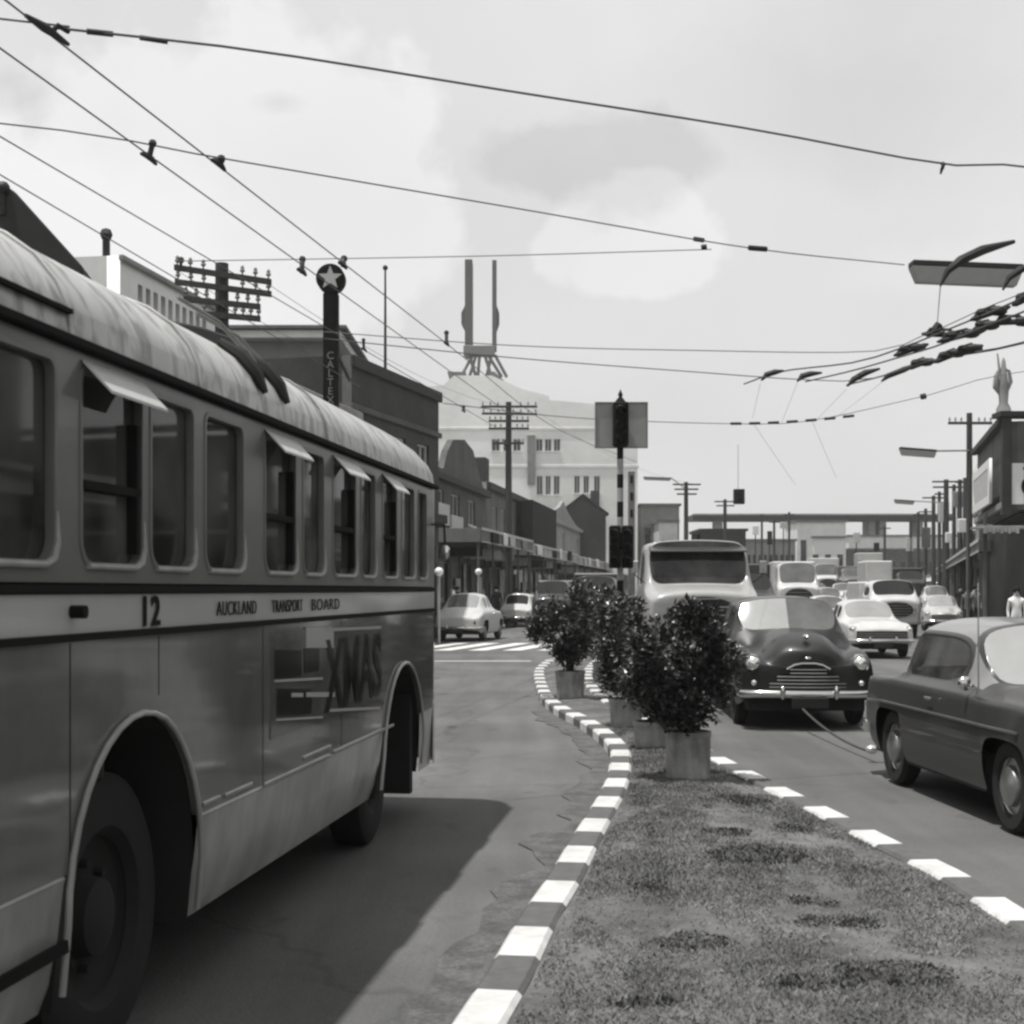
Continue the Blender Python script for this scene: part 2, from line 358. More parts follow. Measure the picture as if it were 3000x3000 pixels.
# crossing stripes, stop line
sdir = Vector((.24, 1, 0))
m = MB()
for k in range(9):
    x0 = -4.2 + k * .98
    a = Vector((x0, 40.1, .004)); b = a + sdir * 5.6
    m.add([a, a + Vector((.52, 0, 0)), b + Vector((.52, 0, 0)), b], [(0, 1, 2, 3)])
structure(m.build('zebra_crossing', M['paint']))
m = MB(); m.add([(-2.9, 33.9, .004), (.45, 33.9, .004), (.45, 34.35, .004), (-2.9, 34.35, .004)], [(0, 1, 2, 3)])
structure(m.build('stop_line', M['paint_old']))
# pavements
def strip(pts, w0, h, name, m_):
    m = MB(); q = [Vector((x, y, 0)) for x, y in pts]
    for i in range(len(q) - 1):
        m.slab(q[i], q[i + 1], abs(w0), -.02, h, 1 if w0 > 0 else -1)
    return structure(m.build(name, m_))
strip([(-3.2, 50), (8.6, 130), (18, 230)], 12, .13, 'pavement', M['pave'])
strip([(12.6, 38), (19.2, 62), (36.5, 130), (60, 225)], -14, .13, 'pavement', M['pave'])
strip([(-7.4, 14), (-6.0, 24), (-4.2, 44)], 8, .13, 'pavement', M['pave'])
strip([(9.2, -2), (9.8, 26)], -12, .13, 'pavement', M['pave'])

# ------------------------------------------------------------ trolleybus
Z0, K = 1.1, math.hypot(1, .1238)
def Sx(px): return (3305.4 / (808 - .4 * px) - Z0) * K        # image column on the side plane -> distance along the bus
bx0 = -1.461 + .1238 * (Z0 - 4.09)
bus = thing('trolleybus', 'pale-roofed trolleybus with grey sides filling the left side of the road', 'trolleybus', (bx0, Z0, 0), -math.atan(.1238))
BW, LF = 2.42, 10.45
M['bus_side'] = mat('bus_side_paint', .135, .07, var=.10, scale=5, coat=0, var2=.14, scale2=.8, spec=.8, bump=.06, bscale=1.8)
M['bus_skirt'] = mat('bus_skirt_paint', .30, .22, var=.2, scale=3, coat=0, bump=.2, bscale=3, stretch=(1, 1.6, .5), var2=.2, scale2=1.6)
M['bus_band'] = mat('bus_band_paint', .40, .32, var=.07, scale=2, coat=.3)
M['bus_up'] = mat('bus_window_surround', .12, .38, var=.1, scale=4, coat=.2)
M['bus_roof'] = mat('bus_roof_paint', .40, .5, var=.08, scale=3, coat=.15, var2=.08, scale2=2)
M['bus_glass'] = bpy.data.materials.new('bus_glass'); M['bus_glass'].use_nodes = True
_t = M['bus_glass'].node_tree; _t.nodes.clear(); _o = _t.nodes.new('ShaderNodeOutputMaterial'); _m = _t.nodes.new('ShaderNodeMixShader'); _f = _t.nodes.new('ShaderNodeFresnel'); _f.inputs[0].default_value = 1.5
_a = _t.nodes.new('ShaderNodeBsdfTransparent'); _a.inputs[0].default_value = (.62, .62, .62, 1); _g = _t.nodes.new('ShaderNodeBsdfGlossy'); _g.inputs['Roughness'].default_value = .04; _g.inputs[0].default_value = (.75, .75, .75, 1)
_t.links.new(_f.outputs[0], _m.inputs[0]); _t.links.new(_a.outputs[0], _m.inputs[1]); _t.links.new(_g.outputs[0], _m.inputs[2]); _d = _t.nodes.new('ShaderNodeBsdfDiffuse'); _d.inputs[0].default_value = (.30, .30, .29, 1); _m2 = _t.nodes.new('ShaderNodeMixShader'); _n = _t.nodes.new('ShaderNodeTexNoise'); _n.inputs['Scale'].default_value = 2.6; _c = _t.nodes.new('ShaderNodeTexCoord'); _t.links.new(_c.outputs['Object'], _n.inputs[0])
_r = _t.nodes.new('ShaderNodeMapRange'); _r.inputs[1].default_value = .35; _r.inputs[2].default_value = .7; _r.inputs[3].default_value = .04; _r.inputs[4].default_value = .24; _t.links.new(_n.outputs[0], _r.inputs[0])   # film of dust on the panes
_t.links.new(_r.outputs[0], _m2.inputs[0]); _t.links.new(_m.outputs[0], _m2.inputs[1]); _t.links.new(_d.outputs[0], _m2.inputs[2]); _t.links.new(_m2.outputs[0], _o.inputs[0])
M['bus_inside'] = mat('bus_inside', .28, .7)
M['flap'] = mat('vent_flap', .44, .4, var=.08, scale=8)
M['sill'] = mat('window_sill', .26, .45, var=.2, scale=9)
M['rim'] = mat('window_rim', .13, .35, .2, var=.1, scale=9)
# roof streaks: faded lettering and dirt running over the cove
t = M['bus_roof'].node_tree; b_ = t.nodes['Principled BSDF']
tcn = t.nodes.new('ShaderNodeTexCoord'); mpn = t.nodes.new('ShaderNodeMapping'); t.links.new(tcn.outputs['Object'], mpn.inputs[0])
mpn.inputs['Scale'].default_value = (1.6, 4.4, 2.2); mpn.inputs['Rotation'].default_value = (R(12), 0, R(6))
nn = t.nodes.new('ShaderNodeTexNoise'); nn.inputs['Scale'].default_value = 1.9; nn.inputs['Detail'].default_value = 5; nn.inputs['Distortion'].default_value = 1.1; t.links.new(mpn.outputs[0], nn.inputs[0])
rr = t.nodes.new('ShaderNodeMapRange'); rr.inputs[1].default_value = .46; rr.inputs[2].default_value = .62; rr.inputs[3].default_value = 1.05; rr.inputs[4].default_value = .5; t.links.new(nn.outputs[0], rr.inputs[0])
old = b_.inputs['Base Color'].links[0].from_socket
vm = t.nodes.new('ShaderNodeVectorMath'); vm.operation = 'SCALE'; t.links.new(old, vm.inputs[0]); t.links.new(rr.outputs[0], vm.inputs['Scale']); t.links.new(vm.outputs[0], b_.inputs['Base Color'])

wins = [(-.9, 165, 'rear'), (235, 420, 'vent'), (440, 570, 'plain'), (600, 715, 'plain'), (775, 868, 'vent'), (887, 950, 'plain'), (975, 1043, 'vent'), (1057, 1100, 'plain'), (1120, 1163, 'vent'), (1177, 1214, 'plain'), (1224, 1250, 'plain')]
WB, WT = 1.775, 2.425
side = lambda u, v, w_: Vector((w_, u, v))
A1c, A1r, A1z = (5.13 - Z0) * K, .62, .64           # rear wheel arch
A2c, A2r, A2z = (9.87 - Z0) * K, .70, .50           # front wheel arch
def archpts(c, r, zc, z0, n=18):    # opening outline above z0, from low-s to high-s
    o = []
    if z0 < zc: o.append((c - r, z0))
    for k in range(n + 1):
        a = math.pi * (1 - k / n); x, z = c + r * math.cos(a), zc + r * math.sin(a)
        if z >= z0 - 1e-6: o.append((x, max(z, z0)))
    if z0 < zc: o.append((c + r, z0))
    return o
def outline(z0, z1, s0, s1):
    o = [(s0, z0)]
    for c, r, zc in ((A1c, A1r, A1z), (A2c, A2r, A2z)):
        a = archpts(c, r, zc, z0)
        if z0 < zc: pass
        else:       # circle cut
            h = math.sqrt(max(0, r * r - (z0 - zc) ** 2)); a = [(c - h, z0)] + [p for p in a if c - h < p[0] < c + h] + [(c + h, z0)]
        o += a
    return o + [(s1, z0), (s1, z1), (s0, z1)]
SE = 9.98
obj('lower_panel', filled(outline(.80, 1.535, .02, SE), [], .02, lambda u, v, w_: Vector((w_ - .01, u, v))), M['bus_side'], bus)
# skirt tucks in towards its bottom edge; arch cut, middle piece between and around wheels
def skirtpiece(s0, s1, name='skirt'):
    m = MB(); n = max(4, int((s1 - s0) / .15)); rows = [(.80, .0), (.79, .006), (.77, .0), (.6, -.02), (.45, -.05), (.36, -.085)]
    for i in range(n + 1):
        s_ = s0 + (s1 - s0) * i / n
        for z, x in rows: m.v.append(Vector((x - .004, s_, z)))
    k = len(rows)
    for i in range(n):
        for j in range(k - 1):
            a = i * k + j; m.f.append((a, a + k, a + k + 1, a + 1)); m.m.append(0)
    return m.build(name, M['bus_skirt'], bus, smooth=True)
skirtpiece(.0, A1c - A1r + .0); skirtpiece(A1c + A1r, A2c - math.sqrt(A2r ** 2 - .09) - .03); 
m = MB(); sA = A2c + math.sqrt(A2r ** 2 - .09) - .02; m.add([(-.004, sA, .80), (-.004, SE, .80), (-.03, SE, .36), (-.03, sA + .08, .36)], [(0, 1, 2, 3)]); m.build('skirt', M['bus_skirt'], bus)
m = MB(); 
for c, r, zc in ((A1c, A1r, A1z), (A2c, A2r, A2z)):   # raised flange round each arch
    pass
for (c, r, zc) in ((A1c, A1r, A1z), (A2c, A2r, A2z)):
    pts = archpts(c, r, zc, .42); mm = MB(); mm.tube([(.012 - .10 * max(0, .62 - v), u, v) for u, v in pts], .012, 8); mm.build('wheel_arch', M['bus_skirt'], bus, smooth=True)
obj('cream_band', filled([(.02, 1.56), (SE, 1.56), (SE, 1.685), (.02, 1.685)], [], .02, lambda u, v, w_: Vector((w_ - .009, u, v))), M['bus_band'], bus)
for z, r in ((1.547, .012), (1.703, .014)):
    m = MB(); m.box((-.012, .02, z - r), (.014, SE, z + r)); m.build('moulding', M['dark_trim'] if 'dark_trim' in M else M.setdefault('dark_trim', mat('dark_trim', .008, .85, spec=.15)), bus)
def wrect(u0, v0, u1, v1, r, n=5):
    o = []
    for cx, cy, a0, rr_ in ((u1, v1, 0, r * .55), (u0, v1, 90, r * .55), (u0, v0, 180, r), (u1, v0, 270, r)):
        cx += -rr_ if cx == u1 else rr_; cy += -rr_ if cy == v1 else rr_
        for k in range(n + 1): a = R(a0 + 90 * k / n); o.append((cx + rr_ * math.cos(a), cy + rr_ * math.sin(a)))
    return o
hs = [wrect(Sx(a) if k != 'rear' else .25, WB, Sx(b), WT, .09) for a, b, k in wins]
top_out = [(.02, 1.723), (SE, 1.723), (SE, 2.47), (.02, 2.47)]
obj('window_panel', filled(top_out, hs, .03, lambda u, v, w_: Vector((w_ - .016, u, v))), M['bus_up'], bus)
m = MB(); m.box((-.02, .0, 2.474), (.035, SE + .06, 2.503)); m.build('gutter', M['dark_trim'], bus, bevel=.004)
for a, b, k in wins:
    s0, s1 = (Sx(a) if k != 'rear' else .25), Sx(b)
    fr = obj('window', filled(wrect(s0 - .002, WB - .002, s1 + .002, WT + .002, .09), [wrect(s0 + .014, WB + .014, s1 - .014, WT - .014, .08)], .03, lambda u, v, w_: Vector((w_ - .014, u, v)), bevel=.002), M['rim'], bus)
    obj('pane', filled(wrect(s0 + .010, WB + .010, s1 - .010, WT - .010, .08), [], .004, lambda u, v, w_: Vector((w_ - .035, u, v))), M['bus_glass'], fr)
    mm = MB(); mm.tube([(.006, s0 + .05, WB + .002), (.008, s1 - .09, WB + .002), (.008, s1 - .035, WB + .02), (.006, s1 - .006, WB + .07), (.004, s1 - .002, WB + .17)], [.010, .012, .013, .012, .004], 8); mm.build('sill', M['sill'], fr, smooth=True)  # paler tube along bottom and right corner paints in the sunlit edge
    if k == 'vent':
        mm = MB(); zc = 2.03; mm.box((-.03, s0 + .03, zc), (.004, s1 - .03, zc + .028)); mm.build('glazing_bar', M['dark_trim'], fr)
        mm = MB(); mm.prism([(.004, s0 + .01, WT + .012), (.085, s0 + .05, WT - .085), (.085, s0 + .05, WT - .075), (.004, s0 + .01, WT + .022)], (0, s1 - s0 - .03, 0)); mm.build('vent_flap', M['flap'], fr)
        mm = MB(); mm.box((-.03, s1 - .075, WB + .05), (.006, s1 - .045, WT - .14)); mm.build('guide_rail', M['dark_trim'], fr)
# roof shell
prof = [(0, 2.50), (-.012, 2.60), (-.05, 2.68), (-.12, 2.765), (-.22, 2.835), (-.38, 2.90), (-.6, 2.945), (-.9, 2.975), (-1.21, 2.985)]
prof = prof + [(-BW - x, z) for x, z in prof[-2::-1]]
m = MB(); st = [(0, .0), (.15, .55), (.45, .85), (.9, 1)] + [(s_, 1) for s_ in [1.8 + i * .8 for i in range(8)]] + [(8.3, 1), (9.2, 1), (9.6, .985), (9.85, .94), (10.03, .86), (10.17, .74), (10.28, .59), (10.37, .41), (10.42, .24), (LF, 0)]
for s_, f in st:
    for x, z in prof:
        xin = 0 if s_ < 10 else (1 - math.sqrt(max(0, 1 - ((s_ - 10) / .455) ** 2))) * .3
        xx = x + (-BW / 2 - x) * xin
        m.v.append(Vector((xx, s_, 2.50 + (z - 2.5) * f)))
k = len(prof)
for i in range(len(st) - 1):
    for j in range(k - 1):
        a = i * k + j; m.f.append((a, a + 1, a + k + 1, a + k)); m.m.append(0)
m.build('roof', M['bus_roof'], bus, smooth=True)
for s_ in (Sx(205), Sx(585), Sx(960)):     # panel straps over the cove
    m = MB(); m.tube([(x + .004, s_, z + .004) for x, z in prof[:12]], .008, 6); m.build('roof_strap', M['bus_roof'], bus, smooth=True)
m = MB(); m.box((-.01, Sx(-40) , 2.575), (.012, Sx(205), 2.59)); m.build('cove_trim', M['dark_trim'], bus)
# rounded front and back walls, far side
def plan(s_):  # inset at front
    return 0 if s_ < 10 else (1 - math.sqrt(max(0, 1 - ((s_ - 10) / .46) ** 2))) * .36
for (z0, z1, mt) in ((.36, .8, 'bus_skirt'), (.8, 1.53, 'bus_side'), (1.53, 1.70, 'bus_band'), (1.70, 2.50, 'bus_up')):
    pts = [(-plan(s_), s_) for s_ in (SE, 10.08, 10.16, 10.24, 10.31, 10.37, 10.42, 10.45, 10.459)]
    pts = [(x if x > -.62 else -.62, s_) for x, s_ in pts] + [(-BW / 2, 10.475)]; pts = pts + [(-BW - x, s_) for x, s_ in pts[-2::-1]] + ([(-BW, .0)] if z1 < 2 else [])
    m = MB()
    for x, s_ in pts: m.v += [Vector((x - .003, s_, z0)), Vector((x - .003, s_, z1))]
    for i in range(len(pts) - 1): m.f.append((2 * i, 2 * i + 2, 2 * i + 3, 2 * i + 1)); m.m.append(0)
    m.build('front_panel', M[mt], bus, smooth=True)
m = MB(); m.add([(-1.8, 10.49, 1.78), (-.62, 10.49, 1.78), (-.62, 10.48, 2.35), (-1.8, 10.48, 2.35)], [(0, 1, 2, 3)]); m.build('windscreen', M['bus_glass'], bus)
m = MB(); m.box((-BW, -.01, .36), (0, .0, 1.75)); m.box((-BW, -.01, 1.75), (0, .0, 2.5)); m.build('rear_panel', M['bus_side'], bus)
m = MB(); m.box((-BW + .05, .05, .40), (-.30, A1c - A1r - .05, .95)).box((-BW + .05, .05, 1.27), (-.06, 10.2, 1.29)).box((-BW + .05, A1c + A1r + .05, .38), (-.12, A2c - .78, .95)).box((-BW + .1, A2c - .7, .3), (-.8, A2c + .66, .95)).box((-BW + .05, A1c - A1r - .05, .40), (-.8, A1c + A1r, .95)).box((-BW + .1, A2c + .52, .22), (-.06, A2c + .62, .94))
m.build('chassis', M['dark'], bus)
m = MB(); m.box((-BW + .1, .1, 2.44), (-.05, 9.9, 2.47)); m.build('ceiling', M['bus_inside'], bus)
def bus_wheel(s_, x, r=.525, rz=0):
    o = bpy.data.objects.new('wheel', None); C.objects.link(o); o.parent = bus; o.location = (x, s_, r); o.rotation_euler = (0, 0, rz)
    m = MB(); m.lathe([(r * .62, -.12), (r * .9, -.125), (r * .985, -.10), (r, -.05), (r, .05), (r * .985, .10), (r * .9, .125), (r * .62, .12), (r * .56, .08)], axis='X', n=40); m.build('tyre', M['rubber'], o, smooth=True)
    m = MB(); m.lathe([(r * .6, .105), (r * .55, .05), (r * .4, .02), (r * .28, .03), (r * .26, .1), (r * .12, .13), (0.001, .13)], axis='X', n=32); m.lathe([(r * .6, -.1), (.001, -.1)], axis='X', n=24)
    for a in range(8): m.cyl((.02, r * .36 * math.cos(a * math.pi / 4), r * .36 * math.sin(a * math.pi / 4)), (.06, r * .36 * math.cos(a * math.pi / 4), r * .36 * math.sin(a * math.pi / 4)), .018, n=6)
    m.build('rim', M['dark'], o, smooth=True)
for x in (-.25, -BW + .25): bus_wheel(A1c, x)
for x in (-.27, -BW + .27): bus_wheel(A2c - .28, x, rz=R(3))
# fleet lettering on the band
fn = lambda s0, z0: (lambda u, v, w_: Vector((.008 + w_, s0 + u, z0 + v)))
obj('lettering', text_mesh('12', .15, fn(Sx(405), 1.572), sx=1.22, bold=.003, spacing=1.15), M['dark_trim'], bus)
for tx, a, b in (('AUCKLAND', 630, 746), ('TRANSPORT', 792, 882), ('BOARD', 908, 990)):
    me = text_mesh(tx, .088, lambda u, v, w_: Vector((u, v, w_)), bold=-.001, spacing=1.12)
    x1 = max(v.co.x for v in me.vertices); k_ = (Sx(b) - Sx(a)) / x1
    for v in me.vertices: v.co = Vector((.008 + v.co.z, Sx(a) + v.co.x * k_, 1.592 + v.co.y))
    obj('lettering', me, M['dark_trim'], bus)
# advertisement: tall narrow letters in a thin pale border
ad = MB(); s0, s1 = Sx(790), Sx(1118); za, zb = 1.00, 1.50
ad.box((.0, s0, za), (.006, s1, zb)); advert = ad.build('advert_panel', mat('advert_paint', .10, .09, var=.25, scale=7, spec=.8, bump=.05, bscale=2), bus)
me = text_mesh('XMAS', .54, lambda u, v, w_: Vector((u, v, w_)), bold=.012); x1 = max(v.co.x for v in me.vertices); k_ = (Sx(1112) - Sx(950)) / x1
for v in me.vertices: v.co = Vector((.010 + v.co.z, Sx(950) + v.co.x * k_, 1.05 + v.co.y))
M['ink_and_reflection'] = mat('advert_ink_and_reflection', .022, .12, spec=.7)
obj('lettering', me, M['ink_and_reflection'], advert)
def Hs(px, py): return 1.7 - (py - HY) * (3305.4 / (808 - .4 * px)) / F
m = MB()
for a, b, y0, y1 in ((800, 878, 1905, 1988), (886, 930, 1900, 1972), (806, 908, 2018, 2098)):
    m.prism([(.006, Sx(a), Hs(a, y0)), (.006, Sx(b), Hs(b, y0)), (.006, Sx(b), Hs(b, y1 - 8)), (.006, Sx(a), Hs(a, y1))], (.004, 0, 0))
m.build('printed_block', M['ink_and_reflection'], advert)  # dark blocks paint in the reflection of the oncoming traffic
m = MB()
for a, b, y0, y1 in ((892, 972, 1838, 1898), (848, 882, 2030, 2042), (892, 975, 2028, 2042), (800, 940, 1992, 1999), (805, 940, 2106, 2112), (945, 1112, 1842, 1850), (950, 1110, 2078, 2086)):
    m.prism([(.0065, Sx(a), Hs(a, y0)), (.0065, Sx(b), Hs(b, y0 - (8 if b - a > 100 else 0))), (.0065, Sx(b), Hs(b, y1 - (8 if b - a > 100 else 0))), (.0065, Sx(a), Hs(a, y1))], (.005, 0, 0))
m.build('border', M['bus_band'], advert)  # border lines plus pale spots painted in as reflections of passing cars
# panel seams, door joint, locker trim, glint strips
m = MB()
for px, z_ in ((205, .80), (1000, .80), (770, .80), (465, 1.31)):
    m.box((-.012, Sx(px) - .004, z_), (.001, Sx(px) + .004, 1.53))
m.build('panel_seam', M['dark_trim'], bus)
m = MB(); m.box((.0, .1, .56), (.016, Sx(205) - .02, .60)); m.build('locker_trim', M['dark_trim'], bus)
m = MB()
for a, b, h in ((590, 640, .835), (655, 735, .83), (770, 960, .80), (885, 965, .845), (975, 1150, .805)):
    m.box((-.004, Sx(a), h - .009), (.012, Sx(b), h + .009))
m.build('rub_strip', M['chrome_dull'], bus, bevel=.003)  # chrome slivers standing in for sun glints along the body break
m = MB(); m.cyl((.0, Sx(208), 1.63), (.05, Sx(208), 1.63), .022); m.build('door_catch', M['dark_trim'], bus)
# far side wall, lining, seats
obj('far_window_panel', filled([(.02, 1.70), (10.1, 1.70), (10.1, 2.49), (.02, 2.49)], [rrect(.35 + k * .92, 1.80, 1.13 + k * .92, 2.40, .08) for k in range(10)], .03, lambda u, v, w_: Vector((-BW + .02 + w_, u, v))), M['bus_inside'], bus)
for k in range(10):
    m = MB(); m.box((-.98, .7 + k * .82, 1.0), (-.12, .78 + k * .82, 1.9 + .03 * (k % 3))); m.box((-.98, .34 + k * .82, 1.28), (-.12, .69 + k * .82, 1.38)); m.build('seat', M['iron'], bus, bevel=.03)
    m = MB(); m.box((-BW + .12, .9 + k * .82, 1.0), (-BW + .98, .98 + k * .82, 1.9)); m.box((-BW + .12, .54 + k * .82, 1.28), (-BW + .98, .89 + k * .82, 1.38)); m.build('seat', M['iron'], bus, bevel=.03)
for (c, r, zc, x1) in ((A1c, A1r, A1z, -.75), (A2c, A2r, A2z, -.75)):
    m = MB(); pp = archpts(c, r - .004, zc, .36)
    for u, v in pp: m.v += [Vector((-.022 - .10 * max(0, .62 - v), u, v)), Vector((x1, u, v))]
    for i in range(len(pp) - 1): m.f.append((2 * i, 2 * i + 1, 2 * i + 3, 2 * i + 2)); m.m.append(0)
    b0 = len(m.v); m.v += [Vector((x1, u, v)) for u, v in pp]; m.f.append(list(range(b0, b0 + len(pp)))); m.m.append(0); m.build('wheelhouse', M['dark'], bus)
# roof gear: dark fairing and stowed poles, ropes
m = MB(); pr = [(5.7, 2.96), (5.95, 3.03), (6.4, 3.08), (6.85, 3.11), (7.0, 3.10), (7.1, 3.0)]
m.prism([(-.58, s_, z) for s_, z in pr] + [(-.58, 7.1, 2.90), (-.58, 5.7, 2.90)], (-1.2, 0, 0)); gear = m.build('trolley_base', M['iron'], bus, bevel=.01)
for x0, x1, a_, b_ in ((-.36, -.13, 5.42, 5.90), (-.40, -.15, 5.78, 6.28)):
    m = MB(); m.tube([(x0, a_, 3.03), ((x0 + x1) / 2, (a_ + b_) / 2, 2.96), (x1, b_, 2.79)], .010, 8); m.build('trolley_rope', M['steel'], bus, smooth=True)
for s_ in (5.55, 5.92):
    m = MB(); m.tube([(x + .02, s_ + (x + .1) * .2, z + .01) for x, z in prof[1:5]], [.015, .035, .04, .02], 8); m.build('roof_bracket', M['iron'], bus, smooth=True)
m = MB(); m.tube([(-.02, 9.9, 2.2), (.08, 10.0, 2.2), (.09, 10.0, 2.05)], .01); arm = m.build('mirror_arm', M['iron'], bus)
m = MB(); m.ball((.09, 10.0, 1.99), .05, (.8, .4, 1.1)); m.build('mirror', M['chrome'], arm, smooth=True)
# ------------------------------------------------------------ cars
def paint(name, v, coat=.6, rough=.3): return mat(name, v, .42 if v < .05 else rough, var=.08, scale=3, coat=coat, spec=.3)
def make_car(name, label, cat, loc, rz, group, p):
    """saloon built as one lofted, subdivided shell split into body, roof and panes; +Y is the front"""
    q = dict(L=4.2, W=1.66, H=1.52, wb=2.55, zs=.27, sh=.90, belt=.97, hood=.98, nose=.80, trunk=.92, tail=.80, ycw=.62, yrf=.12, yrr=-1.05, ytb=-1.52, yB=-.42, gw=.13, xr=.56, hoodw=.62, valley=.04, body='p_white', roof=None, glass='glass', wind='glass_mid', rearglass='glass_mid', face='generic', r=.33, lamp_x=.62, lamp_z=.72, lamp_r=.09, shift=0, endx=.86, plate=True)
    q.update(p); L, W, H = q['L'], q['W'] / 2, q['H']
    yr, yf = -q['wb'] / 2 + q['shift'], q['wb'] / 2 + q['shift']; E0, E1 = -L / 2, L / 2
    root = thing(name, label, cat, loc, rz, group)
    def lerp(tab, y):
        if y <= tab[0][0]: return tab[0][1]
        for (a, u), (b, v) in zip(tab, tab[1:]):
            if y <= b: return u + (v - u) * (y - a) / (b - a)
        return tab[-1][1]
    wid = [(E0, W * q['endx']), (E0 + .18, W * .95), (E0 + .7, W), (E1 - .7, W), (E1 - .18, W * .955), (E1, W * q['endx'])]
    bq = q.get('box', 0)
    shl = [(E0, q['tail'] - .14 + bq * .12), (E0 + .2, q['tail'] + .02), (yr, q['sh']), (yf, q['sh'] - .01), (E1 - .22, q.get('fn', q['nose']) + .03), (E1, q.get('fn', q['nose']) - .14 + bq * .1)]
    top = [(E0, q['tail'] - .05 + bq * .04), (E0 + .2, q['tail'] + .05), (q['ytb'], q['trunk'] + .05), (q['ycw'], q['hood'] + .04), (E1 - .45, (q['hood'] + q['nose']) / 2 + .06), (E1 - .12, q['nose'] + .04), (E1, q['nose'] - .08)]
    zs = [(E0, q['zs'] + .12), (E0 + .3, q['zs']), (E1 - .3, q['zs']), (E1, q['zs'] + .12)]
    st = [E0, E0 + .16, yr - .40, yr - .36, yr, yr + .36, yr + .40, q['ytb'], q['yrr'], q['yB'], q['yrf'], q['ycw'], yf - .40, yf - .36, yf, yf + .36, yf + .40, E1 - .16, E1]
    st = sorted(set(st)); keep = []
    hard = {E0, E1, yr - .36, yr + .36, yf - .36, yf + .36, yr, yf, q['ytb'], q['yrr'], q['yB'], q['yrf'], q['ycw']}
    for s_ in st:
        if s_ not in hard and any(abs(s_ - h) < .09 and abs(s_ - h) > 1e-6 and h not in (yr - .36, yr + .36, yf - .36, yf + .36) for h in hard): continue
        keep.append(s_)
    st = keep
    def section(y):
        w_, sh, zt, z0 = lerp(wid, y), lerp(shl, y), lerp(top, y), lerp(zs, y)
        rows = [(w_ - .05, z0), (w_, z0 + .14), (w_ + .004, z0 + (sh - z0) * .62), (w_ - .035, sh)]
        if q['ytb'] <= y <= q['ycw']:
            b = q['belt']
            tb = (w_ - q['gw'], b)
            if y == q['ytb'] or y == q['ycw']: rows += [tb, (w_ - q['gw'] - .12, b + .015), (.34, b + .04), (0, b + .05)]
            else:
                if y < q['yrr']: f = (y - q['ytb']) / (q['yrr'] - q['ytb'])
                elif y > q['yrf']: f = (q['ycw'] - y) / (q['ycw'] - q['yrf'])
                else: f = 1
                f_ = lambda a, c: c + (a - c) * f
                crown = .0 if q['yrr'] < y < q['yrf'] else .025
                rows += [tb, (f_(q['xr'], w_ - q['gw'] - .12), f_(H - .13 - crown, b + .015)), (f_(q['xr'] - .17, .34), f_(H - .025 - crown, b + .04)), (0, f_(H - crown, b + .05))]
        else:
            vz = min(sh, zt) - q['valley']
            rows += [(w_ * .80, max(sh + .012, vz + .02)), (w_ * q['hoodw'], vz if q['valley'] > .05 else zt - .03), (w_ * q['hoodw'] * .62, zt - .008), (0, zt)]
        return rows
    bm = bmesh.new(); grid = []
    for y in st:
        ro = section(y); ln = [bm.verts.new((x, y, z)) for x, z in ro] + [bm.verts.new((-x, y, z)) for x, z in ro[-2::-1]]
        grid.append(ln)
    nr = 15; F_ = {}
    for i in range(len(st) - 1):
        for j in range(nr - 1):
            jj = j if j < 7 else 13 - j
            ym = (st[i] + st[i + 1]) / 2
            if jj <= 1 and (abs(ym - yr) < .36 or abs(ym - yf) < .36): continue
            F_[(i, j)] = bm.faces.new((grid[i][j], grid[i + 1][j], grid[i + 1][j + 1], grid[i][j + 1]))
    for e in (0, len(st) - 1):
        for j in range(7): 
            a, b, c, d = grid[e][j], grid[e][j + 1], grid[e][nr - 2 - j], grid[e][nr - 1 - j]
            if b is c: bm.faces.new((a, b, d))
            else: bm.faces.new((a, b, c, d))
    ix = {y: i for i, y in enumerate(st)}
    groups = {}
    groups['windscreen'] = [F_[(i, j)] for i in range(ix[q['yrf']], ix[q['ycw']]) for j in (5, 6, 7, 8)]
    groups['rear_window'] = [F_[(i, j)] for i in range(ix[q['ytb']], ix[q['yrr']]) for j in (5, 6, 7, 8)]
    for nm, a, b in ((('side', 'yrr', 'yrf'),) if q.get('onepane') else (('rear_side', 'yrr', 'yB'), ('front_side', 'yB', 'yrf'))):
        for sd_, j in (('r', 4), ('l', 9)): groups[nm + sd_] = [F_[(i, j)] for i in range(ix[q[a]], ix[q[b]])]
    if q.get('quarter'):
        for sd_, j in (('r', 4), ('l', 9)): groups['quarter' + sd_] = [F_[(i, j)] for i in range(ix[q['yrf']], ix[q['ycw']])]
    roof = [F_[(i, j)] for i in range(ix[q['yrr']], ix[q['yrf']]) for j in (5, 6, 7, 8)] + [F_[(i, j)] for i in range(ix[q['ytb']], ix[q['yrr']]) for j in (4, 9)] + [F_[(i, j)] for i in range(ix[q['yrf']], ix[q['ycw']]) for j in (4, 9)]
    for f in roof: f.material_index = 1
    cl = bm.edges.layers.float.new('crease_edge')
    for i in range(len(st) - 1):
        for j in (3, 11):
            e = bm.edges.get((grid[i][j], grid[i + 1][j]))
            if e: e[cl] = q.get('shc', .35)
    for k, (g_, fs) in enumerate(groups.items()):
        bmesh.ops.inset_region(bm, faces=fs, thickness=.026 if 'side' in g_ or 'quarter' in g_ else .034, depth=-.012)
        S0 = set(fs)
        for f in fs:
            f.material_index = 2 + k
            for e in f.edges:
                if any(g2 not in S0 for g2 in e.link_faces): e[cl] = .88
    if q.get('split'):  # darker glass on one half paints in the uneven sky reflection
        kk = len(groups)
        for f in groups['windscreen']:
            if f.calc_center_median().x < 0: f.material_index = 2 + kk
        groups['windscreen_dark'] = [f for f in groups['windscreen'] if f.calc_center_median().x < 0]
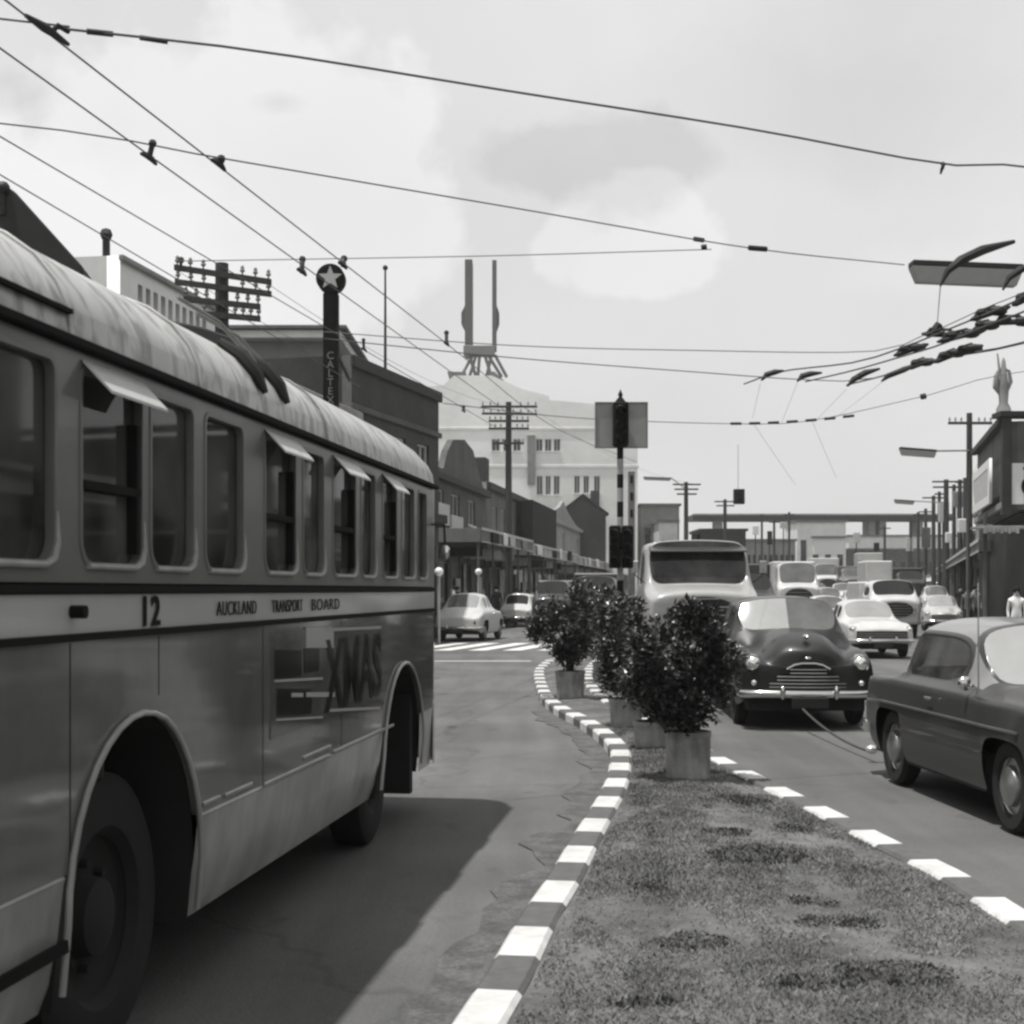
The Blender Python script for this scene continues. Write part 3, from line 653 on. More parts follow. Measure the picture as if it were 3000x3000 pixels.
    for f in bm.faces: f.smooth = True
    bmesh.ops.recalc_face_normals(bm, faces=bm.faces)
    me = bpy.data.meshes.new('c'); bm.to_mesh(me); bm.free()
    t = bpy.data.objects.new('t', me); C.objects.link(t); sm = t.modifiers.new('s', 'SUBSURF'); sm.levels = q.get('lv', 2); full = eval_mesh(t); bpy.data.objects.remove(t)
    names = ['body', 'roof'] + list(groups)
    for k, g_ in enumerate(names):
        b2 = bmesh.new(); b2.from_mesh(full); bmesh.ops.delete(b2, geom=[f for f in b2.faces if f.material_index != k], context='FACES')
        if len(b2.faces) == 0: b2.free(); continue
        bmesh.ops.delete(b2, geom=[v for v in b2.verts if not v.link_faces], context='VERTS')
        for f in b2.faces: f.material_index = 0; f.smooth = True
        m2 = bpy.data.meshes.new(g_); b2.to_mesh(m2); b2.free()
        nm = 'body' if k == 0 else 'roof' if k == 1 else g_.split('_dark')[0] if g_ in ('windscreen', 'rear_window', 'windscreen_dark') else 'side_window'
        mt = M[q['body']] if k == 0 else M[q['roof'] or q['body']] if k == 1 else M['glass_mid'] if g_ == 'windscreen_dark' else M[q['wind']] if g_ == 'windscreen' else M[q['rearglass']] if g_ == 'rear_window' else M[q['glass']]
        obj(nm, m2, mt, root)
    bpy.data.meshes.remove(full)
    m = MB(); m.box((-W + .16, E0 + .1, q['zs'] - .04), (W - .16, E1 - .1, .62)); m.box((-W + .05, yr + .4, q['zs'] - .02), (W - .05, yf - .4, .5)); m.build('underbody', M['dark'], root)
    r = q['r']
    for sx in (-1, 1):
        for yy in (yr, yf):
            wh = bpy.data.objects.new('wheel', None); C.objects.link(wh); wh.parent = root; wh.location = (sx * (W - .14), yy, r); wh.rotation_euler = (0, 0, 0 if sx > 0 else math.pi)
            m = MB(); m.lathe([(r * .6, -.07), (r * .88, -.085), (r, -.05), (r, .05), (r * .9, .085), (r * .66, .08), (r * .6, .06)], axis='X', n=28); m.build('tyre', M['rubber'], wh, smooth=True)
            m = MB(); m.lathe([(r * .66, .075), (r * .6, .045), (r * .45, .05), (r * .42, .09), (r * .25, .115), (.001, .12)], axis='X', n=24); m.build('hubcap', M[q.get('hub', 'chrome_dull')], wh, smooth=True)
    # bumpers
    for e, sg in ((E1, 1), (E0, -1)):
        m = MB(); bx = W * .97; zb = q.get('bz', .44)
        m.tube([(-bx, e - sg * .28, zb), (-bx * .95, e - sg * .05, zb), (-bx * .7, e + sg * .06, zb), (0, e + sg * .10, zb), (bx * .7, e + sg * .06, zb), (bx * .95, e - sg * .05, zb), (bx, e - sg * .28, zb)], .05, 10)
        bu = m.build('bumper', M['chrome'], root, smooth=True)
        for xx in (-.32, .32): m = MB(); m.ball((xx, e + sg * .12, zb + .02), .045, (.8, .8, 2), n=10); m.build('overrider', M['chrome'], bu, smooth=True)
        if q['plate']:
            m = MB(); m.box((-.22, e + sg * .155 - .008, zb - .16), (.22, e + sg * .155 + .008, zb - .04)); m.build('number_plate', M['black'], root, bevel=.003)
    lx, lz, lr = q['lamp_x'], q['lamp_z'], q['lamp_r']
    for sx in (-1, 1):
        ye = E1 - q.get('lamp_back', .13)
        m = MB(); m.lathe([(lr * 1.22, -.16), (lr * 1.25, -.02), (lr * 1.12, .035), (lr * .98, .03)], o=(sx * lx, ye, lz), axis='Y', n=22); hl = m.build('headlight', M['chrome'], root, smooth=True)
        m = MB(); m.lathe([(lr * .99, .025), (lr * .8, .05), (lr * .4, .07), (.001, .075)], o=(sx * lx, ye, lz), axis='Y', n=22); m.build('lens', M['lamp'], hl, smooth=True)
        m = MB(); m.ball((sx * (W * q['endx'] - .12), E0 + .03, .62), .04, (1, .8, 1.4), n=10); m.build('tail_light', M['iron'], root, smooth=True)
        if q.get('side_lamps'): m = MB(); m.ball((sx * (lx + .0), E1 - .02, lz - .23), .035, (1, .6, 1), n=10); m.build('side_light', M['lamp'], root, smooth=True)
    if q['face'] == 'generic':
        m = MB(); z0, z1, hw = q.get('gz0', .52), q.get('gz1', .70), q.get('gw_', .46)
        m.box((-hw, E1 - .03, z0), (hw, E1 + .012, z1)); gr = m.build('grille', M['iron'], root, bevel=.01)
        m = MB(); n_ = q.get('bars', 4)
        for k in range(n_): z = z0 + (z1 - z0) * k / (n_ - 1); m.box((-hw * .98, E1 + .004, z - .009), (hw * .98, E1 + .028, z + .009))
        m.build('grille_bar', M['chrome'], gr, bevel=.003)
    elif q['face'] == 'arched':
        # wide arched grille over a curved nose
        def ar(hw, z0, z1): return [(-hw, z0), (hw, z0), (hw * .93, z0 + (z1 - z0) * .42), (hw * .62, z0 + (z1 - z0) * .62), (hw * .42, z1 - .02), (hw * .2, z1), (-hw * .2, z1), (-hw * .42, z1 - .02), (-hw * .62, z0 + (z1 - z0) * .62), (-hw * .93, z0 + (z1 - z0) * .42)]
        gr = obj('grille', filled(ar(.48, .50, .80), [], .05, lambda u, v, w_: Vector((u, E1 + .012 + w_ - .12 * (u / .6) ** 2, v))), M['iron'], root)
        m = MB()
        for k in range(6):
            z = .52 + k * .043; hw = .46 if z < .6 else .37 if z < .67 else .22
            m.tube([(x_, E1 + .045 - .12 * (x_ / .6) ** 2, z) for x_ in [hw * i / 4 for i in range(-4, 5)]], .0075, 6)
        m.build('grille_bar', M['chrome_dull'], gr, smooth=True)
        m = MB(); m.tube([(-.26, E1 + .03, .74), (-.17, E1 + .035, .79), (-.08, E1 + .04, .81), (.08, E1 + .04, .81), (.17, E1 + .035, .79), (.26, E1 + .03, .74)], .014, 8); m.build('grille_surround', M['chrome'], gr, smooth=True)
        m = MB(); m.ball((0, E1 - .16, q['nose'] + .10), .035, (1.2, 2.4, .9), n=12).ball((0, E1 + .01, .87), .03, (1.5, .4, .7), n=10); m.build('bonnet_badge', M['chrome'], root, smooth=True)
    # wipers, handles, side moulding
    m = MB()
    for sx in (-1, 1): m.box((sx * (W + .012) - .008, q['yB'] + .12, q['sh'] - .1), (sx * (W + .012) + .008, q['yB'] + .26, q['sh'] - .075))
    m.build('door_handle', M['chrome'], root, bevel=.003)
    if q.get('strip'):
        for sx in (-1, 1):
            m = MB(); zz = q['strip']; m.tube([(sx * (lerp(wid, y) + .006), y, zz - (.03 if abs(y) > 1.7 else 0)) for y in (E0 + .25, E0 + .8, yr + .3, 0, yf - .3, E1 - .5)], .011, 6); m.build('side_moulding', M['chrome_dull'], root, smooth=True)
    return root
def place(px, py_ground, yaw=0):      # ground point of a vehicle's centre line at its nearer end
    return G(px, py_ground)
def at_end(end, half, dirv):   # centre from the near end
    return Vector(end) + Vector((dirv[0], dirv[1], 0)) * half
_c = dict(p_grey=.3, p_black=.3)
for k, v in (('p_white', .50), ('p_pale', .40), ('p_black', .010), ('p_grey', .032), ('p_roof', .19), ('p_mid', .12), ('p_dark', .03), ('p_cream', .42), ('p_truck', .34)): M[k] = paint('paint_' + k[2:], v, coat=_c.get(k, .8 if k == 'p_black' else .45), rough=.28)
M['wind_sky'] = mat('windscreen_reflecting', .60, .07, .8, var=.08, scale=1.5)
# towed black saloon, facing us
TY = 17.35
black = make_car('black_saloon', 'black rounded saloon facing the camera, tow rope on its chrome bumper', 'car', (3.675, TY + 2.12, 0), R(180 - 2.5), 'cars in the oncoming lanes',
    dict(L=4.25, W=1.72, H=1.63, wb=2.4, sh=.98, belt=1.135, hood=1.18, nose=1.03, fn=.90, trunk=.98, tail=.82, ycw=.60, yrf=.24, yrr=-.85, ytb=-1.45, yB=-.32, xr=.65, gw=.11, hoodw=.60, valley=.065, body='p_black', roof='p_grey', xr_=0, wind='wind_sky', glass='glass', face='arched', lamp_x=.645, lamp_z=.80, lamp_r=.092, lamp_back=.10, r=.34, split=True, side_lamps=True, bz=.44, endx=.94, hub='iron', shc=.2))  # roof paler than body: sky reflection put into the paint
# tow car, two-tone, three-quarter view
cyaw = math.atan2(-.06, -1)    # heading of the car in plan
d = Vector((.052, -1, 0)).normalized(); rw = Vector((3.42, 12.55, 0)); rz = math.atan2(-d.x, d.y)
right = Vector((d.y, -d.x, 0))           # car's own right side, towards the camera's left
ctr = rw + d * (2.54 / 2 - .08) - right * (.83 - .14)
tow = make_car('two_tone_saloon', 'grey saloon with pale roof towing the black car at right edge', 'car', ctr, rz, 'cars in the oncoming lanes',
    dict(L=4.2, W=1.66, onepane=True, H=1.48, wb=2.54, sh=.92, belt=.955, hood=1.0, nose=.86, box=1, trunk=.925, tail=.90, ycw=.74, yrf=.36, yrr=-.98, ytb=-1.22, yB=-.30, xr=.62, gw=.10, hoodw=.70, valley=.03, shc=.6, endx=.92, body='p_grey', roof='p_roof', wind='wind_sky', glass='bus_glass', rearglass='bus_glass', lamp_z=.74, lamp_x=.62, shift=.08, strip=.72, zs=.25))
for sx in (-.38, .38):
    m = MB(); m.box((sx - .28, -.12, .45), (sx + .28, .02, 1.08)); m.box((sx - .28, .02, .45), (sx + .28, .42, .62)); m.build('front_seat', M['p_mid'], tow, bevel=.05)
m = MB(); m.box((-.62, -1.02, .45), (.62, -.86, 1.05)); m.box((-.62, -.86, .45), (.62, -.45, .62)); m.build('rear_seat', M['p_mid'], tow, bevel=.05)
m = MB(); m.tube([(.38 + .19 * math.cos(a * .524), .40 + .06 * math.sin(a * .524), .84 + .16 * math.sin(a * .524)) for a in range(13)], .012, 6); m.build('steering_wheel', M['iron'], tow, smooth=True)
m = MB(); m.tube([(.80, .84, .93), (.80, .86, 1.0), (.80, .85, 1.75)], [.012, .006, .004], 6); m.build('aerial', M['chrome'], tow, smooth=True)
m = MB(); m.tube([(.74, .62, .98), (.80, .64, 1.0)], .01, 6).ball((.82, .64, 1.0), .055, (1, .45, 1), n=12); m.build('wing_mirror', M['chrome'], tow, smooth=True)
# rope
a = P(2352, 2078, 17.15); b = P(2560, 2205, 14.15)
pts = [a.lerp(b, t) + Vector((0, 0, -.07 * 4 * t * (1 - t))) for t in [i / 12 for i in range(13)]]
m = MB(); m.tube(pts, .014, 6); o = m.build('tow_rope', mat('rope', .05, .9), smooth=True); tag(o, 'dark slack tow rope between black saloon and two-tone saloon', 'rope')
m = MB(); m.ball(b + Vector((-.02, 0, .03)), .05, (1.3, 1, .9), n=12).tube([b + Vector((.02, 0, .08)), b + Vector((.10, -.05, .03)), b + Vector((.22, -.1, .06))], .03, 8); m.build('tow_hitch', M['lamp'], o, smooth=True)
# light rounded car by the crossing, seen from behind
def rear_view(x, y, rzdeg): return (x, y, 0), R(rzdeg)
lw = make_car('rounded_car', 'white rounded car with curved rear window stopped beyond the zebra crossing', 'car', (-1.42, 49.1, 0), R(-11), 'cars on the left carriageway',
    dict(L=4.1, W=1.66, H=1.62, wb=2.5, sh=.98, belt=1.06, trunk=1.06, tail=.84, hood=1.0, nose=.8, ycw=.66, yrf=.2, yrr=-.85, ytb=-1.42, yB=-.28, body='p_white', rearglass='glass_sky', endx=.86, xr=.56))
lw2 = make_car('estate_car', 'small white car with dark rear window ahead of the rounded car', 'car', (.55, 67, 0), R(-12), 'cars on the left carriageway',
    dict(L=4.0, W=1.62, H=1.55, wb=2.45, sh=.9, belt=1.0, trunk=1.0, tail=.85, ytb=-1.6, yrr=-1.3, body='p_white', rearglass='glass', endx=.88))
# oncoming
def oncoming(px, py, name, label, rzd=180, **k):
    g = G(px, py); g.z = gz(g.y + 2); L = k.get('L', 4.2); r_ = R(rzd); dv = Vector((-math.sin(r_), math.cos(r_), 0))
    return make_car(name, label, k.pop('cat', 'car'), g - dv * (L / 2), r_, k.pop('group', 'cars in the oncoming lanes'), k)
oncoming(2585, 1930, 'pale_saloon', 'pale saloon with wide grille and bright bonnet facing us behind the black car', 177, body='p_white', L=4.3, W=1.64, H=1.46, belt=.94, hood=.95, nose=.80, sh=.88, wind='glass_sky', face='generic', gz0=.44, gz1=.68, gw_=.62, lamp_x=.68, lamp_z=.72, lamp_r=.07, bars=5, xr=.60, gw=.10, endx=.95)
oncoming(2765, 1852, 'round_pale_car', 'pale rounded car by the right kerb under the verandah', 166, body='p_pale', L=4.0, W=1.6, H=1.5, wind='glass_sky', hoodw=.55, valley=.08, endx=.84, roof='p_white')
oncoming(2750, 1822, 'parked_pale_car', 'white-roofed car half hidden behind the rounded pale car at the kerb', 168, body='p_pale', roof='p_white', L=4.2, W=1.66, H=1.56)
oncoming(2452, 1868, 'white_saloon', 'white saloon showing its wing just right of the black car roof', 177, body='p_white', L=4.2, W=1.6, H=1.5, wind='glass_mid')
oncoming(2440, 1826, 'cream_car', 'cream car with pale roof in the queue behind the white saloon', 174, body='p_cream', L=4.2, W=1.6, H=1.55, wind='glass_mid')
oncoming(2485, 1800, 'distant_pale_car', 'small pale car far back in the queue beside the white truck', 172, body='p_white', L=4.1, W=1.6, H=1.5, lv=1)
oncoming(2400, 1812, 'distant_cream_car', 'cream car far back between the white lorry and the black saloon roof', 174, body='p_pale', L=4.1, W=1.6, H=1.5, lv=1)
oncoming(2530, 1785, 'far_grey_car', 'mid-grey car at the far end of the oncoming queue', 172, body='p_mid', L=4.1, W=1.6, H=1.5, lv=1)
oncoming(2690, 1800, 'far_white_car', 'white car far off between the van and the right kerb', 170, body='p_white', L=4.1, W=1.6, H=1.5, lv=1)
far = [(2415, 1795, 'p_pale', 'pale car in the middle of the far queue under the white lorry'), (2460, 1778, 'p_white', 'white car two ahead of the far grey car'), (2505, 1768, 'p_cream', 'cream-roofed car far off beside the grey one'), (2548, 1776, 'p_pale', 'pale car just left of the tall white box truck'),
       (2430, 1765, 'p_mid', 'grey car nearly hidden in the densest part of the queue'), (2480, 1760, 'p_white', 'tiny white car near the head of the queue'), (2522, 1757, 'p_pale', 'tiny pale car near the head of the queue, right lane'), (2715, 1786, 'p_cream', 'cream car parked far along the right kerb'), (2728, 1774, 'p_mid', 'grey car parked farther along the right kerb'), (2690, 1772, 'p_white', 'small white car between the kerb cars and the queue'),
       (2640, 1766, 'p_pale', 'small pale car in the gap right of the box truck'), (2395, 1762, 'p_dark', 'dark car far off left of the queue'), (2575, 1753, 'p_dark', 'tiny dark car at the horizon end of the road'), (2450, 1750, 'p_cream', 'tiny cream car at the horizon end of the road'),
       (2520, 1827, 'p_pale', 'pale car just behind the pale saloon roof, left side'), (2478, 1812, 'p_white', 'white car in the queue above the black saloon roof edge'), (2545, 1808, 'p_white', 'white car squeezed between the van and the queue'), (2470, 1803, 'p_mid', 'grey car in the queue behind the cream car'), (2610, 1796, 'p_pale', 'pale car hidden behind the white van'), (2665, 1806, 'p_white', 'white car just right of the white van')]
base = {}
for px, py, col, lb in far:
    g = G(px, py); r_ = R(171)
    if col not in base:
        base[col] = c_ = make_car('distant_car', lb, 'car', g, r_, 'cars in the oncoming lanes', dict(body=col, roof='p_white' if col == 'p_cream' else None, wind='glass_mid', lv=1, H=1.5, W=1.62))
    else:
        c_ = copy_tree(base[col]); c_.location = g; c_['label'] = lb
    c_.location = g + Vector((.3, 2.1, gz(g.y + 1)))
# vans and lorries share one builder
def make_lorry(name, label, cat, loc, rz, group, W=2.1, H=2.7, L=5.6, cab=1.9, nose=.55, belt=1.62, body='p_pale', box=None, boxH=3.0, boxm='p_mid', wind='glass', dash=False, crown=.12):
    root = thing(name, label, cat, loc, rz, group); w_ = W / 2; E = L / 2
    yc = E - nose; yk = yc - cab       # windscreen base, cab back
    def sec(y, zt, wt, zb, full=True): # rows sill->roof centre
        return [(w_ - .04, .45), (w_, .8), (w_, belt - .12), (w_ - .03, belt), (wt, zt - .22), (wt - .03, zt - crown), (wt - .3, zt - .03), (0, zt)]
    w2 = w_ - .07
    S_ = [(yk, sec(yk, H, w_ - .10, 0)), (yk + .1, sec(yk, H, w_ - .10, 0)), (yc - .35, sec(0, H - .01, w_ - .10, 0))]
    hb = belt - .06
    S_.append((yc, [(w_ - .04, .45), (w_, .8), (w_, belt - .12), (w_ - .03, belt), (w_ - .12, belt + .03), (w_ - .16, belt + .04), (w_ - .45, belt + .06), (0, belt + .08)]))
    S_.append((yc + nose * .55, [(w_ - .04, .5), (w_, .8), (w_, belt - .35), (w_ - .03, belt - .16), (w_ - .12, belt - .10), (w_ * .76, belt - .04), (w_ * .45, belt + .01), (0, belt + .02)]))
    S_.append((E - .03, [(w_ - .1, .5), (w_ - .06, .8), (w_ - .06, belt - .45), (w_ - .10, belt - .26), (w_ - .14, belt - .20), (w_ * .76, belt - .12), (w_ * .45, belt - .07), (0, belt - .05)]))
    S_.append((E, [(w_ - .2, .55), (w_ - .15, .8), (w_ - .15, belt - .5), (w_ - .2, belt - .34), (w_ - .18, belt - .28), (w_ * .74, belt - .2), (w_ * .45, belt - .16), (0, belt - .14)]))
    bm = bmesh.new(); grid = []
    for y, ro in S_: grid.append([bm.verts.new((x, y, z)) for x, z in ro] + [bm.verts.new((-x, y, z)) for x, z in ro[-2::-1]])
    Fd = {}
    for i in range(len(S_) - 1):
        for j in range(14): Fd[(i, j)] = bm.faces.new((grid[i][j], grid[i + 1][j], grid[i + 1][j + 1], grid[i][j + 1]))
    for e in (0, len(S_) - 1):
        for j in range(7):
            a, b, c, d_ = grid[e][j], grid[e][j + 1], grid[e][13 - j], grid[e][14 - j]
            bm.faces.new((a, b, d_) if b is c else (a, b, c, d_))
    gs = {'windscreen': [Fd[(2, j)] for j in (5, 6, 7, 8)], 'sider': [Fd[(1, 4)] if False else Fd[(1, 3)]], 'sidel': [Fd[(1, 10)]]}
    cl = bm.edges.layers.float.new('crease_edge')
    for k, (g_, fs) in enumerate(gs.items()):
        bmesh.ops.inset_region(bm, faces=fs, thickness=.035, depth=-.02); S0 = set(fs)
        for f in fs:
            f.material_index = 1 + k
            for e in f.edges:
                if any(g2 not in S0 for g2 in e.link_faces): e[cl] = .95
    for i in range(2):
        for j in (4, 10):
            e = bm.edges.get((grid[i][j], grid[i + 1][j])); 
            if e: e[cl] = .5
    for i in range(len(S_) - 1):
        for j in (3, 11):
            e = bm.edges.get((grid[i][j], grid[i + 1][j]))
            if e: e[cl] = .6
    for j in range(14):
        e = bm.edges.get((grid[-1][j], grid[-1][j + 1]))
        if e: e[cl] = .5
    for j in range(4, 10):
        e = bm.edges.get((grid[2][j], grid[2][j + 1]))
        if e: e[cl] = .6
    for f in bm.faces: f.smooth = True
    bmesh.ops.recalc_face_normals(bm, faces=bm.faces)
    me = bpy.data.meshes.new('c'); bm.to_mesh(me); bm.free(); t = bpy.data.objects.new('t', me); C.objects.link(t); sm = t.modifiers.new('s', 'SUBSURF'); sm.levels = 2; full = eval_mesh(t); bpy.data.objects.remove(t)
    for k, nm in enumerate(['cab', 'windscreen', 'side_window', 'side_window']):
        b2 = bmesh.new(); b2.from_mesh(full); bmesh.ops.delete(b2, geom=[f for f in b2.faces if f.material_index != k], context='FACES')
        bmesh.ops.delete(b2, geom=[v for v in b2.verts if not v.link_faces], context='VERTS')
        for f in b2.faces: f.material_index = 0; f.smooth = True
        m2 = bpy.data.meshes.new(nm); b2.to_mesh(m2); b2.free(); obj(nm, m2, M[body] if k == 0 else M[wind] if k == 1 else M['glass'], root)
    m = MB(); m.box((-w_ + .25, -E + .1, .35), (w_ - .25, E - .1, .75)); m.build('chassis', M['dark'], root)
    z0 = .8
    if box:
        m = MB(); m.box((-w_ - .02, -E, z0), (w_ + .02, yk - .05, boxH)); m.build('cargo_box', M[boxm], root, bevel=.05)
    else:
        m = MB(); m.box((-w_, -E, z0), (w_, yk - .05, z0 + .08)).box((-w_, -E, z0), (-w_ + .05, yk - .05, z0 + .5)).box((w_ - .05, -E, z0), (w_, yk - .05, z0 + .5)).box((-w_, -E, z0), (w_, -E + .05, z0 + .5)); m.build('tray', M[boxm], root, bevel=.01)
    for sx in (-1, 1):
        for yy in (-E + 1.1, E - .95):
            wh = bpy.data.objects.new('wheel', None); C.objects.link(wh); wh.parent = root; wh.location = (sx * (w_ - .15), yy, .42)
            m = MB(); m.lathe([(.24, -.1), (.39, -.11), (.42, -.07), (.42, .07), (.39, .11), (.24, .1)], axis='X', n=24); m.build('tyre', M['rubber'], wh, smooth=True)
            m = MB(); m.lathe([(.25, .09 * sx), (.16, .05 * sx), (.001, .11 * sx)], axis='X', n=20); m.build('hubcap', M['steel'], wh, smooth=True)
        m = MB(); m.lathe([(.12, -.1), (.125, 0), (.11, .03)], o=(sx * (w_ - .3), E - .02, .98), axis='Y', n=20); hl = m.build('headlight', M['chrome'], root, smooth=True)
        m = MB(); m.lathe([(.11, .02), (.07, .045), (.001, .06)], o=(sx * (w_ - .3), E - .02, .98), axis='Y', n=20); m.build('lens', M['lamp'], hl, smooth=True)
    zg1 = belt - .17
    gr = obj('grille', filled([(.42 * w_ / .9 * 1.15 * math.cos(a * math.pi / 12), (zg1 + .72) / 2 + (zg1 - .72) / 2 * math.sin(a * math.pi / 12)) for a in range(24)], [], .05, lambda u, v, q_: Vector((u * 1.25, E + .015 + q_, v))), M['iron'], root)
    m = MB()
    for k in range(6):
        z = .76 + (zg1 - .80) * k / 5; hw = .52 * math.sqrt(max(.12, 1 - ((z - (zg1 + .72) / 2) / ((zg1 - .72) / 2)) ** 2)) * w_ / .9; m.box((-hw, E + .03, z - .01), (hw, E + .06, z + .01))
    m.build('grille_bar', M['chrome_dull'], gr)
    m = MB(); m.tube([(-w_ + .05, E - .1, .55), (-w_ + .2, E + .1, .55), (w_ - .2, E + .1, .55), (w_ - .05, E - .1, .55)], .06, 8); m.build('bumper', M['chrome_dull'], root, smooth=True)
    if dash:
        m = MB(); m.prism([(-w_ + .16, yc - .36, H - .20), (-w_ + .16, yc - .02, H - .27), (-w_ + .16, yc - .02, H - .24), (-w_ + .16, yc - .36, H - .14)], (W - .32, 0, 0)); m.build('sun_visor', M['p_dark'], root, bevel=.01)
        m = MB(); m.cyl((0, yc - .1, H - .02), (0, yc - .1, H + .07), .035); m.build('roof_light', M['iron'], root)
        for sx in (-1, 1):
            m = MB(); m.tube([(sx * (w_ - .05), yc - .1, belt + .1), (sx * (w_ + .14), yc, belt + .25), (sx * (w_ + .14), yc, belt + .4)], .012, 6); a_ = m.build('mirror_arm', M['iron'], root); m = MB(); m.box((sx * (w_ + .14) - .07, yc - .02, belt + .28), (sx * (w_ + .14) + .07, yc + .01, belt + .52)); m.build('mirror', M['chrome_dull'], a_, bevel=.01)
    return root
M['wind_lorry'] = mat('lorry_windscreen', .03, .1, .2, var=.9, scale=2.2)
make_lorry('pale_truck', 'pale round-cabbed truck facing us directly behind the black saloon', 'truck', (3.62, 27 + 2.9, 0), R(180), 'trucks in the oncoming lanes', W=2.2, H=2.70, L=5.8, cab=1.5, nose=.75, belt=1.74, body='p_truck', wind='wind_lorry', boxm='p_mid', dash=True, crown=.08)
def lor(px, z, name, label, rzd, L=5.6, **k):
    r_ = R(rzd); dv = Vector((-math.sin(r_), math.cos(r_), 0)); g = Vector(((px - CX) * z / F, z, gz(z + 2)))
    return make_lorry(name, label, k.pop('cat', 'truck'), g - dv * L / 2, r_, k.pop('group', 'trucks in the oncoming lanes'), L=L, **k)
lor(2196, 42, 'dark_box_truck', 'dark grey box truck half hidden behind the pale truck', 176, W=1.7, H=2.2, box=True, boxH=2.52, boxm='p_dark', body='p_dark')
lor(2340, 68, 'white_lorry', 'white lorry with pale cab above the black saloon roof', 174, W=2.0, H=2.9, body='p_white', box=True, boxH=2.95, boxm='p_white', wind='glass_mid', belt=1.8)
lor(2626, 50, 'white_van', 'white van with broad dark windscreen behind the pale saloon', 175, W=1.75, H=2.08, nose=.4, belt=1.45, body='p_white', box=True, boxH=2.0, boxm='p_white', cat='van')
lor(2600, 66, 'tall_white_box_truck', 'truck with tall white box body rising behind the white van', 174, W=1.2 * 1, H=2.1, body='p_white', box=True, boxH=3.0, boxm='p_white', belt=1.5)
lor(1735, 47, 'grey_van', 'dark grey van with pale roof edge behind the second planter', 172, W=1.68, H=2.2, box=True, boxH=2.28, boxm='p_dark', body='p_dark', cat='van', group='vans on the left carriageway', belt=1.5)
lor(1612, 58, 'small_dark_van', 'dark van beside the small white car on the left carriageway', 172, W=1.6, H=2.1, box=True, boxH=2.1, boxm='p_dark', body='p_dark', cat='van', group='vans on the left carriageway', belt=1.45)

lor(2505, 92, 'grey_van', 'grey van in the far queue behind the white saloon', 172, W=1.7, H=2.3, box=True, boxH=2.4, boxm='p_mid', body='p_mid', cat='van', wind='glass_mid')
lor(2560, 110, 'pale_lorry', 'pale lorry far off left of the tall white box truck', 172, W=1.9, H=2.6, box=True, boxH=3.2, boxm='p_pale', body='p_pale', wind='glass_mid')
lor(2425, 96, 'cream_lorry', 'cream lorry far off right of the white lorry', 172, W=1.9, H=2.5, box=True, boxH=2.9, boxm='p_cream', body='p_white', wind='glass_mid')
lor(2672, 84, 'dark_van', 'dark van behind the pale cars at the right kerb', 170, W=1.7, H=2.2, box=True, boxH=2.4, boxm='p_dark', body='p_dark', cat='van')
# ------------------------------------------------------------ buildings
M['brick_dark'] = mat('dark_brick', .035, .9, var=.25, scale=3, var2=.2, scale2=.6)
M['brick'] = mat('brick', .07, .9, var=.25, scale=4, var2=.2, scale2=.7)
M['render_'] = mat('pale_render', .66, .85, var=.08, scale=1.5, var2=.08, scale2=.25)
M['render_w'] = mat('white_render', .82, .85, var=.05, scale=1.5, var2=.10, scale2=.12)
M['render_g'] = mat('grey_render', .22, .85, var=.12, scale=2, var2=.12, scale2=.4)
M['render_d'] = mat('dark_render', .09, .85, var=.2, scale=2, var2=.2, scale2=.5)
M['roof_d'] = mat('dark_roofing', .022, .85, var=.25, scale=3)
M['roof_m'] = mat('mid_roofing', .13, .85, var=.2, scale=3)
M['verandah'] = mat('verandah_metal', .30, .7, var=.25, scale=2, var2=.4, scale2=.6)
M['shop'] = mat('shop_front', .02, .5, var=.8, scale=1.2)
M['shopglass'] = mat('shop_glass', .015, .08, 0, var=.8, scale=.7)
M['sign_l'] = mat('pale_sign', .45, .6, var=.1, scale=3)
M['sign_w'] = mat('white_sign', .72, .6, var=.04)
M['sign_d'] = mat('dark_sign', .012, .9, var=.3, spec=.15)
M['frame_g'] = mat('sign_frame_grey', .11, .7, var=.15)
M['poster'] = mat('poster', .3, .7, var=.7, scale=3)
